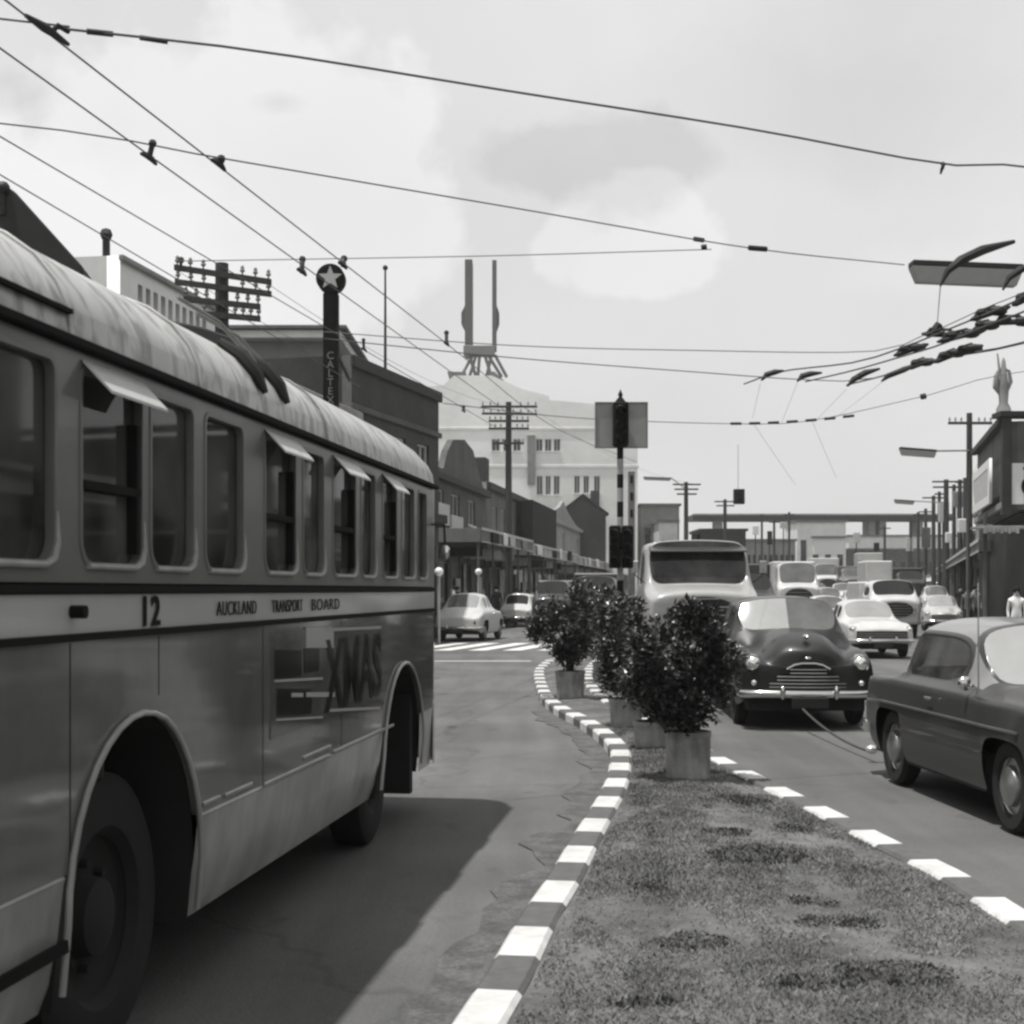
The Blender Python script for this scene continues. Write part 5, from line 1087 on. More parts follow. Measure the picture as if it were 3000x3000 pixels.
for k, (px, yt, z, w_px, hh_px, mt, lb) in enumerate(((2205, 1540, 150, 18, 26, 'sign_w', 'small white sign on a post left of the distant hoarding'), (2248, 1556, 140, 14, 40, 'sign_d', 'narrow dark banner sign in the distance'), (2285, 1530, 155, 22, 18, 'sign_l', 'pale square sign near the overbridge left end'), (2500, 1560, 150, 20, 30, 'sign_l', 'pale upright sign right of the white hoarding'), (2560, 1590, 140, 16, 24, 'sign_d', 'small dark sign in front of the overbridge'),
     (2655, 1575, 130, 20, 40, 'sign_l', 'tall pale sign before the right-hand poles'), (2700, 1545, 120, 26, 60, 'render_d', 'dark upright sign among the far right poles'), (2750, 1470, 96, 30, 60, 'sign_l', 'pale projecting sign between the right poles'), (2792, 1440, 82, 34, 46, 'render_g', 'grey projecting sign left of the corner building'), (2806, 1520, 74, 26, 40, 'sign_w', 'white projecting sign close to corner building'), (2770, 1560, 88, 22, 30, 'sign_w', 'small white sign above the right verandahs'))):
    q_ = P(px, yt, z); w1 = w_px * z / F; h1 = hh_px * z / F; rt_ = thing('street_sign', lb, 'sign', (q_.x, z, 0), 0, 'distant street signs')
    m = MB(); m.box((0, -.1, q_.z - h1), (w1, .1, q_.z)); m.build('board', M[mt], rt_, bevel=.03); m = MB(); m.cyl((w1 / 2, .16, 0), (w1 / 2, .16, q_.z - .1), .06, n=8); m.build('post', M['iron'], rt_)
# ------------------------------------------------------------ poles, lamps, signal, signs
def pole(name, label, px, z, ytop, r, arms=(), group='power poles', ins=True, mt='wood'):
    top = P(px, ytop, z); root = thing(name, label, 'utility pole', (top.x, z, 0), 0, group)
    m = MB(); m.cyl((0, 0, 0), (0, 0, top.z), r * 1.15, r * .85, n=12); m.build('post', M[mt], root)
    for k, (xa, xb, ya, yb) in enumerate(arms):
        a_ = P(xa, ya, z) - Vector((top.x, z, 0)); b_ = P(xb, yb, z) - Vector((top.x, z, 0)); a_.y = b_.y = -r - .05
        m = MB(); dz = .055
        m.prism([a_ + Vector((0, -.04, -dz)), a_ + Vector((0, .04, -dz)), a_ + Vector((0, .04, dz)), a_ + Vector((0, -.04, dz))], b_ - a_)
        ar = m.build('crossarm', M[mt], root)
        n_i = 8
        for i in range(n_i):
            t_ = .03 + .94 * i / (n_i - 1); p_ = a_.lerp(b_, t_)
            if abs(p_.x) < r + .05: continue
            if ins:
                m = MB(); m.cyl(p_ + Vector((0, 0, dz)), p_ + Vector((0, 0, dz + .06)), .02, n=6).lathe([(.045, 0), (.05, .03), (.03, .06), (.04, .08), (.02, .12), (.001, .125)], o=p_ + Vector((0, 0, dz + .06)), n=8); m.build('insulator', M['steel'], ar, smooth=True)
    return root
near = pole('utility_pole', 'thick tarred utility pole with four crossarms rising behind the bus', 650, 28, 772, .15, [(518, 800, 790, 833), (520, 800, 832, 868), (545, 768, 882, 905), (600, 768, 925, 940)])
m = MB(near); q = P(530, 795, 27.8); m.cyl(q, P(530, 765, 27.8), .03).ball(P(530, 762, 27.8), .07, n=8); m.build('line_fitting', M['iron'], near)
pole('utility_pole', 'dark utility pole with four crossarms before the white building', 1490, 70, 1178, .17, [(1410, 1574, 1193, 1193), (1412, 1574, 1213, 1215), (1432, 1550, 1235, 1235), (1432, 1550, 1257, 1257), (1445, 1535, 1300, 1300)])
pole('utility_pole', 'slim utility pole with crossarms left of the small hanging signal', 2010, 97, 1412, .16, [(1970, 2052, 1420, 1420), (1975, 2045, 1434, 1434), (1982, 2040, 1448, 1448)], ins=False)
pole('utility_pole', 'short distant utility pole above the truck cab', 2124, 117, 1463, .16, [(2092, 2158, 1470, 1470), (2098, 2150, 1482, 1482)], ins=False)
rp = pole('utility_pole', 'tall utility pole on the right kerb carrying a strip lamp', 2840, 58, 1210, .13, [(2774, 2902, 1241, 1241)])
pole('utility_pole', 'utility pole with insulator arms behind the right kerb pole', 2772, 92, 1405, .18, [(2728, 2822, 1412, 1412), (2730, 2822, 1428, 1428)], ins=False)
pole('utility_pole', 'thin utility pole at the far end of the right verandahs', 2735, 108, 1452, .16, [(2700, 2770, 1459, 1459)], ins=False)
pole('utility_pole', 'dark short pole beside the overbridge at right', 2712, 125, 1490, .16, [(2690, 2736, 1500, 1500)], ins=False)
pole('utility_pole', 'dark pole close against the corner building sign', 2829, 75, 1400, .16, (), ins=False)
for px, z, yt, lb in ((2232, 150, 1505, 'faint pole left of the distant hoarding'), (2268, 135, 1522, 'faint pole beside the dark banner sign'), (2312, 145, 1500, 'faint pole at the edge of the pale distant building'), (2592, 140, 1540, 'thin pole in front of the overbridge pier'), (2668, 130, 1520, 'thin pole at the right part of the overbridge'), (2690, 118, 1500, 'dark thin pole left of the dark short pole'), (2752, 100, 1440, 'dark pole between the two right crossarm poles'), (2795, 86, 1420, 'dark pole before the corner building'), (2812, 80, 1405, 'slim dark pole nearest the corner building')):
    pole('utility_pole', lb, px, z, yt, .13, [(px - 16, px + 16, yt + 8, yt + 8)], ins=False)
def strip_lamp(name, label, p, q, post=None, h=.12, group='street lamps'):
    p, q = Vector(p), Vector(q); root = thing(name, label, 'street lamp', (p + q) / 2, 0, group); d_ = q - p; c_ = (p + q) / 2; p -= c_; q -= c_
    d_.normalize(); s_ = Vector((0, 1, 0)); w_ = .13
    m = MB(); m.prism([p + s_ * -w_, p + s_ * w_, q + s_ * w_, q + s_ * -w_], (0, 0, h * .35)); m.build('canopy', M['iron'], root, bevel=.01)
    m = MB(); e = d_ * .08
    a4 = [p + s_ * -w_ * .95, p + s_ * w_ * .95, q + s_ * w_ * .95, q - s_ * w_ * .95]; b4 = [p + e + s_ * -w_ * .6, p + e + s_ * w_ * .6, q - e + s_ * w_ * .6, q - e - s_ * w_ * .6]
    a4 = [v - Vector((0, 0, .003)) for v in a4]; b4 = [v - Vector((0, 0, h)) for v in b4]
    m.add(a4 + b4, [(0, 1, 2, 3), (7, 6, 5, 4), (0, 4, 5, 1), (1, 5, 6, 2), (2, 6, 7, 3), (3, 7, 4, 0)]); m.build('diffuser', M['diffuser'], root)
    if post is not None:
        m = MB(); m.tube([q + Vector((0, 0, .04)), Vector(post) - c_], .035, 8); m.build('bracket_arm', M['steel'], root)
    return root
strip_lamp('street_lamp', 'long strip street lamp with dark canopy slung high at the right edge', P(2668, 782, 20), P(2990, 795, 20), h=.22)
strip_lamp('street_lamp', 'pale strip lamp on the arm of the right kerb pole', P(2636, 1316, 57), P(2742, 1324, 57), P(2838, 1320, 57.8), h=.24)
strip_lamp('street_lamp', 'distant strip lamp above the right end of the overbridge', P(2620, 1466, 92), P(2678, 1470, 92), P(2768, 1472, 92), h=.2)
strip_lamp('street_lamp', 'faint distant strip lamp right of the traffic signal', P(1885, 1399, 95), P(1966, 1402, 95), P(2006, 1430, 96.7), h=.16)
# traffic signal on the island tip
ts = thing('traffic_signal', 'black three-lens traffic signal with pale backing board and striped pole', 'traffic signal', (P(1817, 0, 26).x, 26, .1))
bx0_ = P(1817, 0, 26).x; zt_ = P(0, 1180, 26).z; zb_ = P(0, 1310, 26).z
M['band_w'] = mat('signal_band', .34, .6)
segs = [1312, 1345, 1390, 1430, 1470, 1515, 1560, 1610, 1700]
for k in range(len(segs) - 1):
    m = MB(ts); m.cyl((bx0_, 26, P(0, segs[k + 1], 26).z), (bx0_, 26, P(0, segs[k], 26).z - .0005), .058, n=14); m.build('pole_band', M['sign_d'] if k % 2 == 0 else M['band_w'], ts)
m = MB(ts); m.cyl((bx0_, 26, .1), (bx0_, 26, P(0, 1700, 26).z), .06, n=14); m.build('pole', M['sign_d'], ts)
m = MB(ts); m.box((bx0_ - .14, 25.8, zb_), (bx0_ + .14, 26.02, zt_)); hd = m.build('signal_head', M['sign_d'], ts, bevel=.03)
for k in range(3):
    zc = zb_ + (zt_ - zb_) * (.18 + .32 * k); m = MB(ts); m.cyl((bx0_, 25.79, zc), (bx0_, 25.62, zc - .02), .095, .1, n=16, caps=False); m.build('hood', M['sign_d'], hd)
    m = MB(ts); m.lathe([(.085, 0), (.05, -.02), (.001, -.03)], o=(bx0_, 25.79, zc), axis='Y', n=16); m.build('lens', M['iron'], hd, smooth=True)
pw = [P(1746, 0, 26.1).x, P(1894, 0, 26.1).x]; zz = [P(0, 1310, 26.1).z, P(0, 1182, 26.1).z]
m = MB(ts); m.box((pw[0], 26.06, zz[0]), (pw[1], 26.1, zz[1])); m.build('backing_board', M['board_g'] if 'board_g' in M else M.setdefault('board_g', mat('board_grey', .30, .6, var=.08)), ts)
m = MB(ts)
for a_, b_ in (((pw[0] - .02, 26.04, zz[0] - .02), (pw[0] + .004, 26.12, zz[1] + .02)), ((pw[1] - .004, 26.04, zz[0] - .02), (pw[1] + .02, 26.12, zz[1] + .02)), ((pw[0], 26.04, zz[0] - .02), (pw[1], 26.12, zz[0] - .001)), ((pw[0], 26.04, zz[1] + .001), (pw[1], 26.12, zz[1] + .02))): m.box(a_, b_)
m.build('board_frame', M['steel'], ts)
m = MB(ts); m.lathe([(.10, 0), (.08, .04), (.03, .1), (.045, .14), (.001, .24)], o=(bx0_, 25.95, zt_), n=12); m.build('finial', M['sign_d'], ts, smooth=True)
z1_, z0_ = P(0, 1540, 25.9).z, P(0, 1665, 25.9).z
for dx in (-.11, .12):
    m = MB(ts); m.box((bx0_ + dx - .10, 25.75, z0_), (bx0_ + dx + .10, 25.95, z1_)); h2 = m.build('signal_head', M['sign_d'], ts, bevel=.025)
    for k in range(3): zc = z0_ + (z1_ - z0_) * (.18 + .32 * k); m = MB(ts); m.cyl((bx0_ + dx, 25.74, zc), (bx0_ + dx - .03, 25.6, zc - .02), .075, n=14, caps=False); m.build('hood', M['sign_d'], h2)
sp = thing('sign_post', 'grey slotted post standing just right of the traffic signal', 'post', (P(1850, 0, 30).x, 30, 0))
m = MB(); m.box((-.07, -.05, 0), (.07, .05, P(0, 1380, 30).z)); m.build('post', M['steel'], sp, bevel=.01)
for z_ in (1400, 1450, 1500, 1550): zz_ = P(0, z_, 30).z; m = MB(); m.box((-.03, -.055, zz_ - .12), (.03, -.051, zz_ + .05)); m.build('slot', M['dark'], sp)
# star sign
sz = 27.0; sx_ = P(968, 0, sz).x
ss = thing('star_sign', 'tall dark vertical sign topped by a disc with a white star', 'sign', (sx_, sz, 0))
m = MB(ss); a_ = P(946, 1320, sz); b_ = P(990, 858, sz); m.box((a_.x, sz, a_.z), (b_.x, sz + .22, b_.z)); bd = m.build('sign_board', M['sign_d'], ss, bevel=.01)
c_ = P(968, 815, sz); rr_ = 42 * sz / F
m = MB(ss); m.cyl(c_ + Vector((0, -.03, 0)), c_ + Vector((0, .25, 0)), rr_, n=36); dsk = m.build('disc', M['sign_d'], ss)
st_ = []
for k in range(10):
    a_ = math.pi / 2 + k * math.pi / 5; q_ = rr_ * (.86 if k % 2 == 0 else .36); st_.append((c_.x + q_ * math.cos(a_), c_.y - .031, c_.z + q_ * math.sin(a_)))
m = MB(ss); m.prism(st_, (0, -.02, 0)); m.build('star', M['sign_l'], dsk)
for k, (ch, py) in enumerate((('C', 1052), ('A', 1078), ('L', 1104), ('T', 1130), ('E', 1156), ('X', 1182))):
    q_ = P(968, py, sz); inv = ss.matrix_world
    obj('lettering', text_mesh(ch, .2, lambda u, v, w_: Vector((q_.x - sx_ + u, -.012 + w_, q_.z + v)), align='CENTER'), M['frame_l'] if 'frame_l' in M else M.setdefault('frame_l', mat('letter_grey', .22, .6)), bd)
m = MB(ss); m.cyl(P(968, 1000, sz) + Vector((0, .3, 0)), P(968, 1000, sz) + Vector((-.2, 5, 0)), .04); m.build('wall_bracket', M['iron'], ss)
m = MB(ss); m.cyl((sx_, sz + .33, 0), (sx_, sz + .33, P(0, 900, sz).z), .06); m.build('pole', M['iron'], ss)
# crossing beacons
for px, pz, lb in ((1286, 44.5, 'white globe crossing beacon close to the bus nose'), (1402, 58, 'white globe crossing beacon beyond the rounded car')):
    q_ = P(px, 1677, pz); bk = thing('crossing_beacon', lb, 'beacon', (q_.x, pz, .02), 0, 'crossing beacons')
    m = MB(); m.cyl((0, 0, 0), (0, 0, q_.z - .1), .045, n=10); m.build('pole', M['band_w'], bk); m = MB(); m.ball((0, 0, q_.z), .14, n=14); m.build('globe', M['white'], bk, smooth=True)
# small dark box hanging over the road
hb_ = thing('hanging_signal', 'small dark box signal hung over the oncoming lanes', 'signal', P(2165, 1455, 88))
m = MB(); m.box((-.33, -.2, -.46), (.33, .2, .46)); hbx = m.build('case', M['sign_d'], hb_, bevel=.03)
m = MB(); m.cyl((-.05, 0, .46), (-.05, 0, 3.2), .015, n=6); m.build('hanger', M['wire'], hb_)
for k in (-1, 0, 1): m = MB(); m.cyl((0, -.205, .27 * k), (0, -.32, .27 * k), .1, n=12, caps=False); m.build('hood', M['iron'], hbx)
# ------------------------------------------------------------ overhead wires
def wire(label, pts, r=.011, hangers=(), sag=0, name='overhead_wire', cat='wire', group='trolleybus overhead wires', fit=()):
    pts = [Vector(p) for p in pts]
    if name == 'overhead_wire' and len(pts) > 2:     # run on past the frame to the next support
        for e0, e1, at in ((pts[0], pts[1], 0), (pts[-1], pts[-2], len(pts))):
            if abs(e0.x / e0.y) > .345 or (e0.z - 1.7) / e0.y > .392:
                dd = (e0 - e1).normalized(); dd.z *= .2; pts.insert(at, e0 + dd * 9)
    if len(pts) == 2:
        a_, b_ = pts; pts = [a_.lerp(b_, t) - Vector((0, 0, sag * 4 * t * (1 - t))) for t in [i / 16 for i in range(17)]]
    else: pts = catmull(pts, .6 if (pts[0] - pts[-1]).length < 40 else 2)
    root = thing(name, label, cat, pts[len(pts) // 2], 0, group)
    m = MB(root); m.tube(pts, r, 6); m.build('cable', M['wire'], root, smooth=True)
    for a_, b_, rr2 in hangers:
        m = MB(root); a_, b_ = Vector(a_), Vector(b_); m.cyl(a_, b_, rr2, n=8); m.ball(a_, rr2 * 1.5, n=8); 
        dv = Vector((.17, 1, 0)).normalized() * .16; m.tube([b_ - dv, b_ - dv * .4 + Vector((0, 0, .02)), b_ + dv * .4 + Vector((0, 0, .02)), b_ + dv], [rr2 * .6, rr2 * 1.1, rr2 * 1.1, rr2 * .6], 6); m.build('hanger', M['iron'], root, smooth=True)
    for a_, b_, rr2 in fit:
        m = MB(root); m.cyl(a_, b_, rr2, n=8); m.build('strain_insulator', M['iron'], root)
    return root
HC = 5.62
def contact(px0, py0, px1, py1): return Ph(px0, py0, HC), Ph(px1, py1, HC)
a_, b_ = contact(80, 50, 1300, 1000); dA = (b_ - a_).normalized()
wire('trolley wire running from the top-left corner junction away over the bus nose', [a_, b_, b_ + dA * 12, b_ + dA * 22 + Vector((1.2, 0, 0))], .0075)
a_, b_ = contact(-60, 98, 890, 780); wire('trolley wire left of and parallel to the corner junction wire', [a_, b_, b_ + (b_ - a_).normalized() * 16], .0075)
a_, b_ = contact(-20, 388, 640, 775); wire('trolley wire over the bus roof reaching the near pole', [a_, b_, b_ + (b_ - a_).normalized() * 18], .007)
a_, b_ = contact(-20, 500, 345, 715); wire('lowest trolley wire at left passing the white building roof', [a_, b_, b_ + (b_ - a_).normalized() * 12], .007)
J = P(165, 82, 10.2)
wire('thick span cable from the top-left junction across to the right edge', [J, P(760, 150, 10.9), P(1500, 268, 12), P(2200, 378, 13), P(2760, 480, 13.8), P(3100, 500, 14.4)], .010,
     fit=[(P(255, 92, 10.3), P(330, 100, 10.4), .022), (P(410, 110, 10.5), P(490, 122, 10.6), .02)], hangers=[(P(2762, 480, 13.8), P(2762, 495, 13.8), .015)])
m_ = wire('short pull-off wire leaving the photo at the top-left corner', [P(-60, 48, 10), P(80, 62, 10.1), J], .008)
m = MB(m_); m.tube([P(75, 45, 9.8), P(130, 80, 10), P(200, 130, 10.3)], [.015, .035, .015], 8); m.tube([P(150, 95, 10.1), P(170, 75, 10.1), P(200, 92, 10.2)], .02, 8); m.build('junction_fitting', M['iron'], m_, smooth=True)
wire('long span wire crossing the whole street from left edge to hanging lamp', [P(-30, 358, 12.6), P(420, 422, 13), P(640, 462, 13.2), P(1500, 608, 15.5), P(2200, 727, 18), P(2670, 778, 20)], .0075,
     hangers=[(P(447, 420, 12.95), P(436, 466, 12.95), .026), (P(648, 466, 13.1), P(640, 484, 13.1), .028)], fit=[(P(2035, 700, 17.4), P(2060, 704, 17.5), .03), (P(2195, 726, 17.9), P(2245, 730, 18), .035)])
wire('level span wire behind the star sign joining the lamp span', [P(520, 765, 17.5), P(1030, 757, 17.6), P(1500, 748, 17.7), P(2000, 733, 17.9), P(2210, 727, 18)], .006,
     hangers=[(P(886, 760, 17.4), P(884, 798, 17.3), .03), (P(1008, 758, 17.5), P(1004, 778, 17.4), .03)], fit=[(P(2055, 725, 17.9), P(2070, 723, 17.9), .035)])
wire('upper faint span wire above the white building', [P(950, 972, 23), P(1500, 1012, 23.4), P(2000, 1026, 24), P(2540, 1030, 25), P(2700, 985, 24), P(2880, 905, 22), P(3060, 830, 20)], .008, hangers=[(P(1308, 975, 22.6), P(1308, 1008, 22.5), .028)])
wire('lower faint span wire above the white building', [P(950, 992, 23), P(1500, 1048, 24), P(2000, 1087, 25), P(2350, 1112, 26), P(2540, 1112, 26), P(2700, 1062, 25), P(2850, 1032, 24), P(3060, 985, 22)], .009, hangers=[(P(1065, 996, 23), P(1066, 1026, 23), .022)])
wire('beaded span wire crossing in front of the traffic signal board', [P(1300, 1182, 33), P(1700, 1225, 34), P(2200, 1242, 36), P(2400, 1228, 36), P(2710, 1160, 35), P(3060, 1080, 34)], .010,
     hangers=[(P(1358, 1192, 33), P(1358, 1205, 33), .03)], fit=[(P(2140 + k * 55, 1241 - k * k * .55, 35.5), P(2172 + k * 55, 1241 - (k + .5) ** 2 * .55, 35.5), .035) for k in range(7)] + [(P(2698, 1163, 35), P(2712, 1160, 35), .07)])
for k, (pts, lb) in enumerate((
    ([P(2180, 1125, 30), P(2290, 1088, 28), P(2500, 1062, 26), P(2640, 1020, 25), P(2790, 960, 23), P(2960, 890, 21), P(3080, 830, 20)], 'turning trolley wire curving up through the breaker blocks'),
    ([P(2360, 1118, 29), P(2500, 1085, 27), P(2640, 1045, 25.5), P(2760, 1008, 24), P(2900, 950, 22), P(3080, 880, 20)], 'second turning trolley wire just below the breaker blocks'),
    ([P(2480, 1128, 28), P(2620, 1092, 26), P(2740, 1052, 25), P(2850, 1035, 24), P(3080, 985, 22)], 'lowest turning trolley wire at the right edge'))):
    wire(lb, pts, .015)
for k, (xa, ya, xb, yb, z, lb) in enumerate(((2618, 1042, 2720, 1008, 25, 'far left breaker block of the overhead crossing'), (2735, 1062, 2835, 1022, 24.5, 'lowest breaker block of the overhead crossing'), (2700, 978, 2838, 984, 24, 'flat breaker block under the vertical dropper'), (2745, 1002, 2890, 966, 23.5, 'middle breaker block of the overhead crossing'), (2842, 938, 2960, 898, 22, 'upper breaker block nearest the right lamp'), (2905, 946, 3040, 940, 22, 'flat breaker block at the right edge'), (2965, 895, 3060, 850, 21, 'topmost breaker block cut by the right edge'), (2795, 1040, 2880, 1012, 24, 'small breaker block behind the lowest one'), (2850, 965, 2925, 948, 23, 'small breaker block between the middle and upper ones'), (2660, 1080, 2735, 1052, 26, 'small breaker block at the lower left of the cluster'))):
    a_, b_ = P(xa, ya, z), P(xb, yb, z); root = thing('breaker_block', lb, 'wire fitting', (a_ + b_) / 2, 0, 'overhead line fittings')
    m = MB(root); m.tube([a_, a_.lerp(b_, .12), a_.lerp(b_, .88), b_], [.018, .046, .046, .018], 8); m.build('bar', M['iron'], root, smooth=True)
    m = MB(root); up = Vector((0, 0, .09)); m.tube([a_.lerp(b_, .1), a_.lerp(b_, .18) + up, a_.lerp(b_, .6) + up, a_.lerp(b_, .75)], .026, 6); m.ball(a_.lerp(b_, .68), .10, (1.6, 1, .8), n=10); m.ball(a_.lerp(b_, .3) + up * .6, .07, (1.4, 1, 1), n=8); m.build('clamp', M['iron'], root, smooth=True)
for k, (pts, rs, lb) in enumerate((
    ([P(2755, 838, 17), P(2775, 795, 17), P(2815, 762, 17), P(2880, 732, 17.2), P(2970, 708, 17.5)], [.012, .04, .055, .06, .026], 'large curved pull-off arm in front of the strip lamp'),
    ([P(2938, 850, 17), P(2955, 815, 17), P(2990, 790, 17), P(3060, 765, 17.3)], [.012, .035, .045, .03], 'curved pull-off arm cut by the right edge below the lamp'),
    ([P(2230, 1115, 27), P(2245, 1098, 27), P(2270, 1090, 27), P(2296, 1086, 27)], [.015, .055, .055, .02], 'leftmost small curved pull-off arm'),
    ([P(2335, 1118, 27), P(2350, 1102, 27), P(2375, 1095, 27), P(2408, 1092, 27)], [.015, .06, .055, .02], 'second small curved pull-off arm'),
    ([P(2482, 1132, 26), P(2500, 1112, 26), P(2535, 1092, 26), P(2578, 1080, 26)], [.015, .055, .06, .02], 'third small curved pull-off arm'),
    ([P(2582, 1118, 26), P(2600, 1102, 26), P(2650, 1082, 26), P(2690, 1066, 26)], [.015, .05, .055, .02], 'fourth small curved pull-off arm nearest breaker blocks'))):
    root = thing('pull_off_arm', lb, 'wire fitting', pts[1], 0, 'overhead line fittings'); m = MB(root); m.tube(pts, rs, 8); m.build('arm', M['iron'], root, smooth=True)
wire('vertical dropper below the large curved arm', [P(2755, 838, 17), P(2745, 960, 24)], .006, fit=[(P(2738, 968, 24), P(2752, 950, 24), .07)])
for k, (xa, ya, xb, yb, lb) in enumerate(((2228, 1122, 2205, 1225, 'leftmost thin stay wire under the small arms'), (2336, 1122, 2290, 1238, 'second thin stay wire under the small arms'), (2480, 1140, 2390, 1232, 'third thin stay wire slanting left'), (2582, 1122, 2440, 1230, 'longest thin stay wire slanting left'), (2210, 1245, 2330, 1420, 'thin stay wire falling right towards the far poles'), (2380, 1235, 2450, 1400, 'steep thin stay wire above the far traffic'))):
    wire(lb, [P(xa, ya, 27), P(xb, yb, 36)], .0033, name='stay_wire', group='thin stay wires')
for k, (x0, y0, z0_, x1, y1, z1_, lb) in enumerate(((530, 800, 28, 1420, 1193, 70, 'telephone wire from near pole to far pole, upper arm'), (790, 835, 28, 1560, 1193, 70, 'telephone wire from near pole right tip to the far pole'), (1560, 1195, 70, 2050, 1420, 97, 'telephone wire from the four-armed pole to the slim pole'), (2902, 1241, 58, 2820, 1412, 92, 'wire between the right kerb pole and pole behind it'))):
    wire(lb, [P(x0, y0, z0_), P(x1, y1, z1_)], .006, sag=.7, name='telephone_wire', group='telephone wires')
# ------------------------------------------------------------ planters with shrubs
def planter(px, pyb, rt, rb, hh, shrub_h, shrub_r, nl, label_p, label_s, lsize=.085, seed=1, lean=0, soft=False):
    g0 = Ph(px, pyb, .1); x, y = g0.x, g0.y + rb; rnd = random.Random(seed)
    root = thing('planter', label_p, 'planter', (x, y, .10), 0, 'planters on the island')
    m = MB(); m.lathe([(rb, 0), (rb * 1.0, .01), (rt, hh - .05), (rt * 1.03, hh - .045), (rt * 1.03, hh), (rt * .9, hh), (rt * .88, hh - .06)], n=28); m.build('pot', M['pot'], root, smooth=True)
    m = MB(); m.lathe([(rt * .89, hh - .05), (rt * .5, hh - .03), (.001, hh - .02)], n=20); m.build('potting_soil', M['soil'], root)
    sh = thing('shrub', label_s, 'shrub', (x, y, .10 + hh - .03), 0, 'shrubs in planters')
    m = MB(); tips = []
    for k in range(9):
        an = rnd.random() * 6.28; rr2 = shrub_r * (.25 + .6 * rnd.random()); hz = shrub_h * (.45 + .5 * rnd.random())
        e = Vector((math.cos(an) * rr2, math.sin(an) * rr2, hz)); b0 = Vector((rnd.uniform(-.05, .05), rnd.uniform(-.05, .05), -.02))
        mid = b0.lerp(e, .45) + Vector((-e.x * .18, -e.y * .18, .05)); m.tube([b0, mid, e], [.02, .012, .004], 6); tips += [(mid, e)]
    m.build('stem', M['bark'], sh)
    clumps = []
    for k in range(27):
        an = rnd.random() * 6.28; f = rnd.random() ** .5; hz = rnd.random()
        env = min(1, .34 + 1.9 * hz) * (1 if hz < .7 else math.sqrt(max(.05, 1 - ((hz - .7) / .36) ** 2)))
        clumps.append((Vector((lean * (.3 + .7 * hz) + math.cos(an) * f * shrub_r * env * .86, math.sin(an) * f * shrub_r * env * .86, shrub_h * (.12 + .78 * hz))), shrub_r * rnd.uniform(.16, .36)))
    vs, fs = [], []
    for i in range(nl):
        c_, cr_ = rnd.choice(clumps); dv = Vector((rnd.gauss(0, 1), rnd.gauss(0, 1), rnd.gauss(0, 1))).normalized(); p_ = c_ + dv * cr_ * rnd.random() ** .4
        out_ = (dv * .45 + Vector((p_.x, p_.y, .2)).normalized() * .35 + Vector((rnd.uniform(-1, 1), rnd.uniform(-1, 1), rnd.uniform(-.8, .6)))).normalized()
        L3 = lsize * rnd.uniform(.65, 1.25); W3 = L3 * .27; sd3 = out_.cross(Vector((rnd.random() - .5, rnd.random() - .5, 1))).normalized(); nn = out_.cross(sd3) * L3 * .08
        k = len(vs); vs += [p_, p_ + out_ * L3 * .5 + sd3 * W3 - nn * .5, p_ + out_ * L3 - nn, p_ + out_ * L3 * .5 - sd3 * W3 - nn * .5, p_ + out_ * L3 * .5 + nn * .6]
        fs += [(k, k + 1, k + 4), (k + 1, k + 2, k + 4), (k + 2, k + 3, k + 4), (k + 3, k, k + 4)]
    me = bpy.data.meshes.new('foliage'); me.from_pydata([tuple(v) for v in vs], [], fs); me.update(); obj('foliage', me, M['leaf_soft' if soft else 'leaf'], sh)
planter(2024, 2292, .19, .185, .41, 1.12, .50, 8200, 'large pale concrete planter nearest the camera', 'dense dark shrub in the nearest planter', lsize=.072, seed=3, lean=-.13)
planter(1922, 2196, .21, .19, .27, 1.0, .50, 3600, 'squat planter second from the camera with pale patch', 'dark shrub behind the nearest one in the second planter', seed=5)
planter(1838, 2132, .20, .18, .33, 1.25, .56, 3600, 'third planter half hidden at the foot of the overlapping shrubs', 'shrub in the third planter left of the big one', seed=8)
planter(1672, 2047, .22, .20, .40, 1.38, .62, 4200, 'pale round planter alone at the narrow end of island', 'upright shrub in the farthest round planter', seed=11)
planter(1772, 2000, .20, .18, .35, 1.4, .62, 3200, 'planter hidden behind the other shrubs near the signal pole', 'rounded shrub by the traffic signal pole', seed=15)
# ------------------------------------------------------------ air
hz_ = bpy.data.materials.new('haze'); hz_.use_nodes = True; t = hz_.node_tree; t.nodes.remove(t.nodes['Principled BSDF'])
pv = t.nodes.new('ShaderNodeVolumePrincipled'); pv.inputs['Density'].default_value = .0005; pv.inputs['Color'].default_value = (.95, .95, .95, 1); pv.inputs['Anisotropy'].default_value = .3
t.links.new(pv.outputs[0], t.nodes['Material Output'].inputs['Volume'])
m = MB(); m.box((-950, -350, -1.2), (950, 1550, 40)); o = m.build('haze', hz_); o['kind'] = 'stuff'; o['label'] = 'thin summer haze over the street'; o['category'] = 'haze'
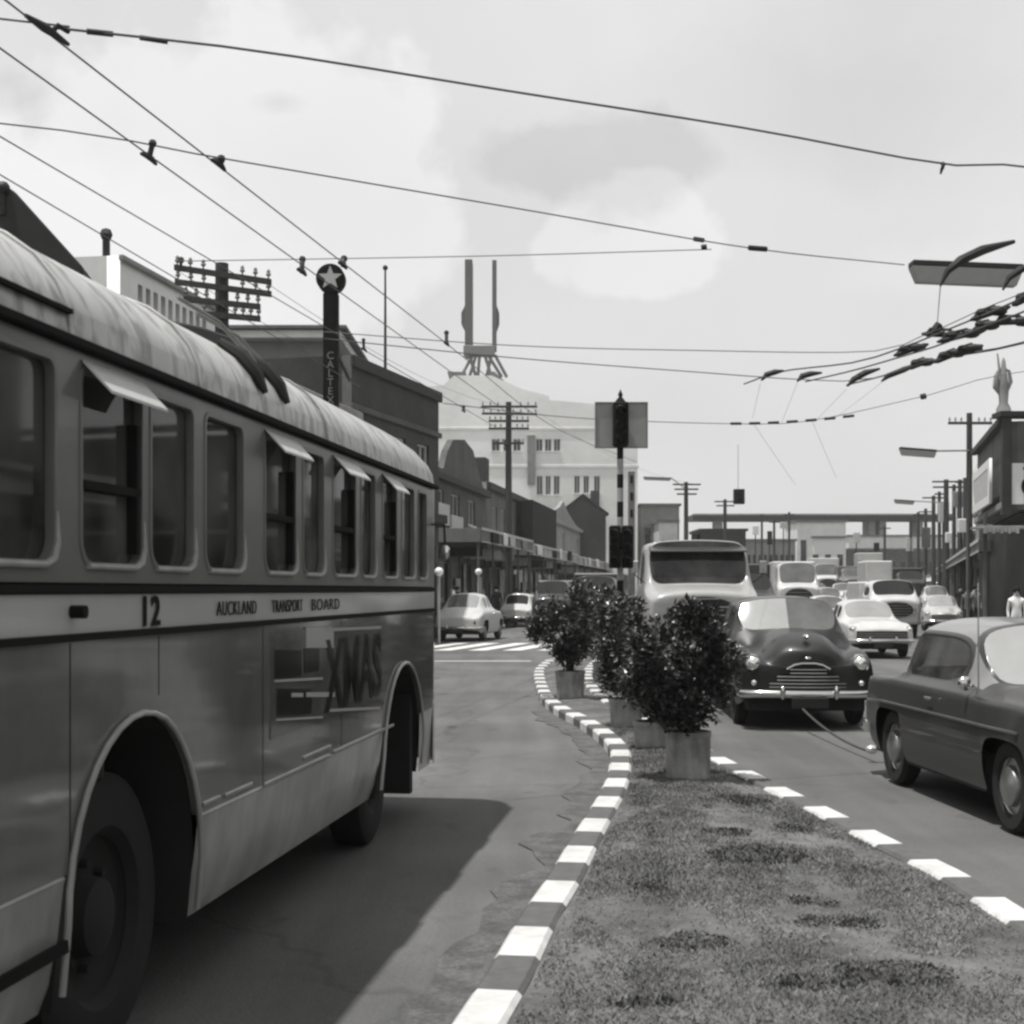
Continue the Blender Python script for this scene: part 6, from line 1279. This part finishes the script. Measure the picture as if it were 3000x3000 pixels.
# ------------------------------------------------------------ people
def person(label, x, y, z, rz, top, legs, h=1.7, group='people on the pavements', stride=.12):
    root = thing('person', label, 'person', (x, y, z), rz, group); k = h / 1.7
    V3 = [(0, 0, .93), (0, 0, 1.15), (0, 0, 1.40), (0, 0, 1.50), (0, .01, 1.62), (.17, 0, 1.40), (.21, -.02, 1.13), (.2, .06, .88), (-.17, 0, 1.40), (-.21, .03, 1.13), (-.2, .1, .9), (.09, 0, .88), (.10, stride, .48), (.10, stride * .6, .07), (.10, stride * .6 + .14, .03), (-.09, 0, .88), (-.10, -stride * .2, .48), (-.10, -stride, .08), (-.10, -stride + .14, .03)]
    E = [(0, 1), (1, 2), (2, 3), (3, 4), (2, 5), (5, 6), (6, 7), (2, 8), (8, 9), (9, 10), (0, 11), (11, 12), (12, 13), (13, 14), (0, 15), (15, 16), (16, 17), (17, 18)]
    Rd = [.13, .125, .14, .055, .09, .06, .045, .035, .06, .045, .035, .085, .06, .045, .035, .085, .06, .045, .035]
    me = bpy.data.meshes.new('body'); me.from_pydata([(a * k, b * k, c * k) for a, b, c in V3], E, []); t = bpy.data.objects.new('t', me); C.objects.link(t)
    t.modifiers.new('s', 'SKIN'); 
    for i, v in enumerate(me.skin_vertices[0].data): v.radius = (Rd[i] * k, Rd[i] * k * .85); v.use_root = (i == 0)
    sm = t.modifiers.new('u', 'SUBSURF'); sm.levels = 2; full = eval_mesh(t); bpy.data.objects.remove(t)
    for m_ in (M[legs], M[top], M['skin'], M['dark']): full.materials.append(m_)
    for p_ in full.polygons:
        c_ = p_.center / k; p_.material_index = 3 if c_.z < .10 else 0 if c_.z < .95 and abs(c_.x) < .17 else 2 if c_.z > 1.5 or c_.z < .93 else 1; p_.use_smooth = True
    o = bpy.data.objects.new('body', full); C.objects.link(o); o.parent = root
    m = MB(); m.ball((0, -.01 * k, 1.66 * k), .10 * k, (.95, 1.05, .85), n=12); m.build('hair', M['sign_d'], root, smooth=True)
    m = MB(); m.ball((0, .105 * k, 1.60 * k), .018 * k, (.8, 1, 1.4), n=8); m.build('nose', M['skin'], root, smooth=True)
person('person in white shirt on the pavement below the corner building', P(2978, 0, 37).x, 37, .02, R(170), 'white', 'dark', 1.72)
person('person in grey top beside the verandah post', P(2836, 0, 47).x, 47, .13, R(150), 'p_mid', 'dark', 1.66)
person('person in dark suit under the left verandah', P(1455, 0, 62).x, 62, .1, R(20), 'dark', 'dark', 1.75)
person('person in white blouse under the left verandah', P(1515, 0, 74).x, 74, .1, R(200), 'white', 'render_g', 1.65)
person('person in pale coat further along the left verandah', P(1553, 0, 80).x, 80, .1, R(180), 'p_pale', 'dark', 1.68)
person('person in dark coat walking under the left verandah', P(1340, 0, 66).x, 66, .1, R(30), 'dark', 'dark', 1.72)
person('person in light dress near the farthest left shop', P(1590, 0, 90).x, 90, .1, R(160), 'p_pale', 'p_pale', 1.64)
person('person in pale grey outfit just right of the verandah post', P(2856, 0, 50).x, 50, .13, R(190), 'render_g', 'dark', 1.7)
person('person in dark jacket farther along the right verandah', P(2815, 0, 64).x, 64, .13, R(175), 'dark', 'dark', 1.74)
person('person in grey jacket waiting near the crossing beacon', P(1330, 0, 57).x, 57, .13, R(90), 'render_g', 'dark', 1.7)
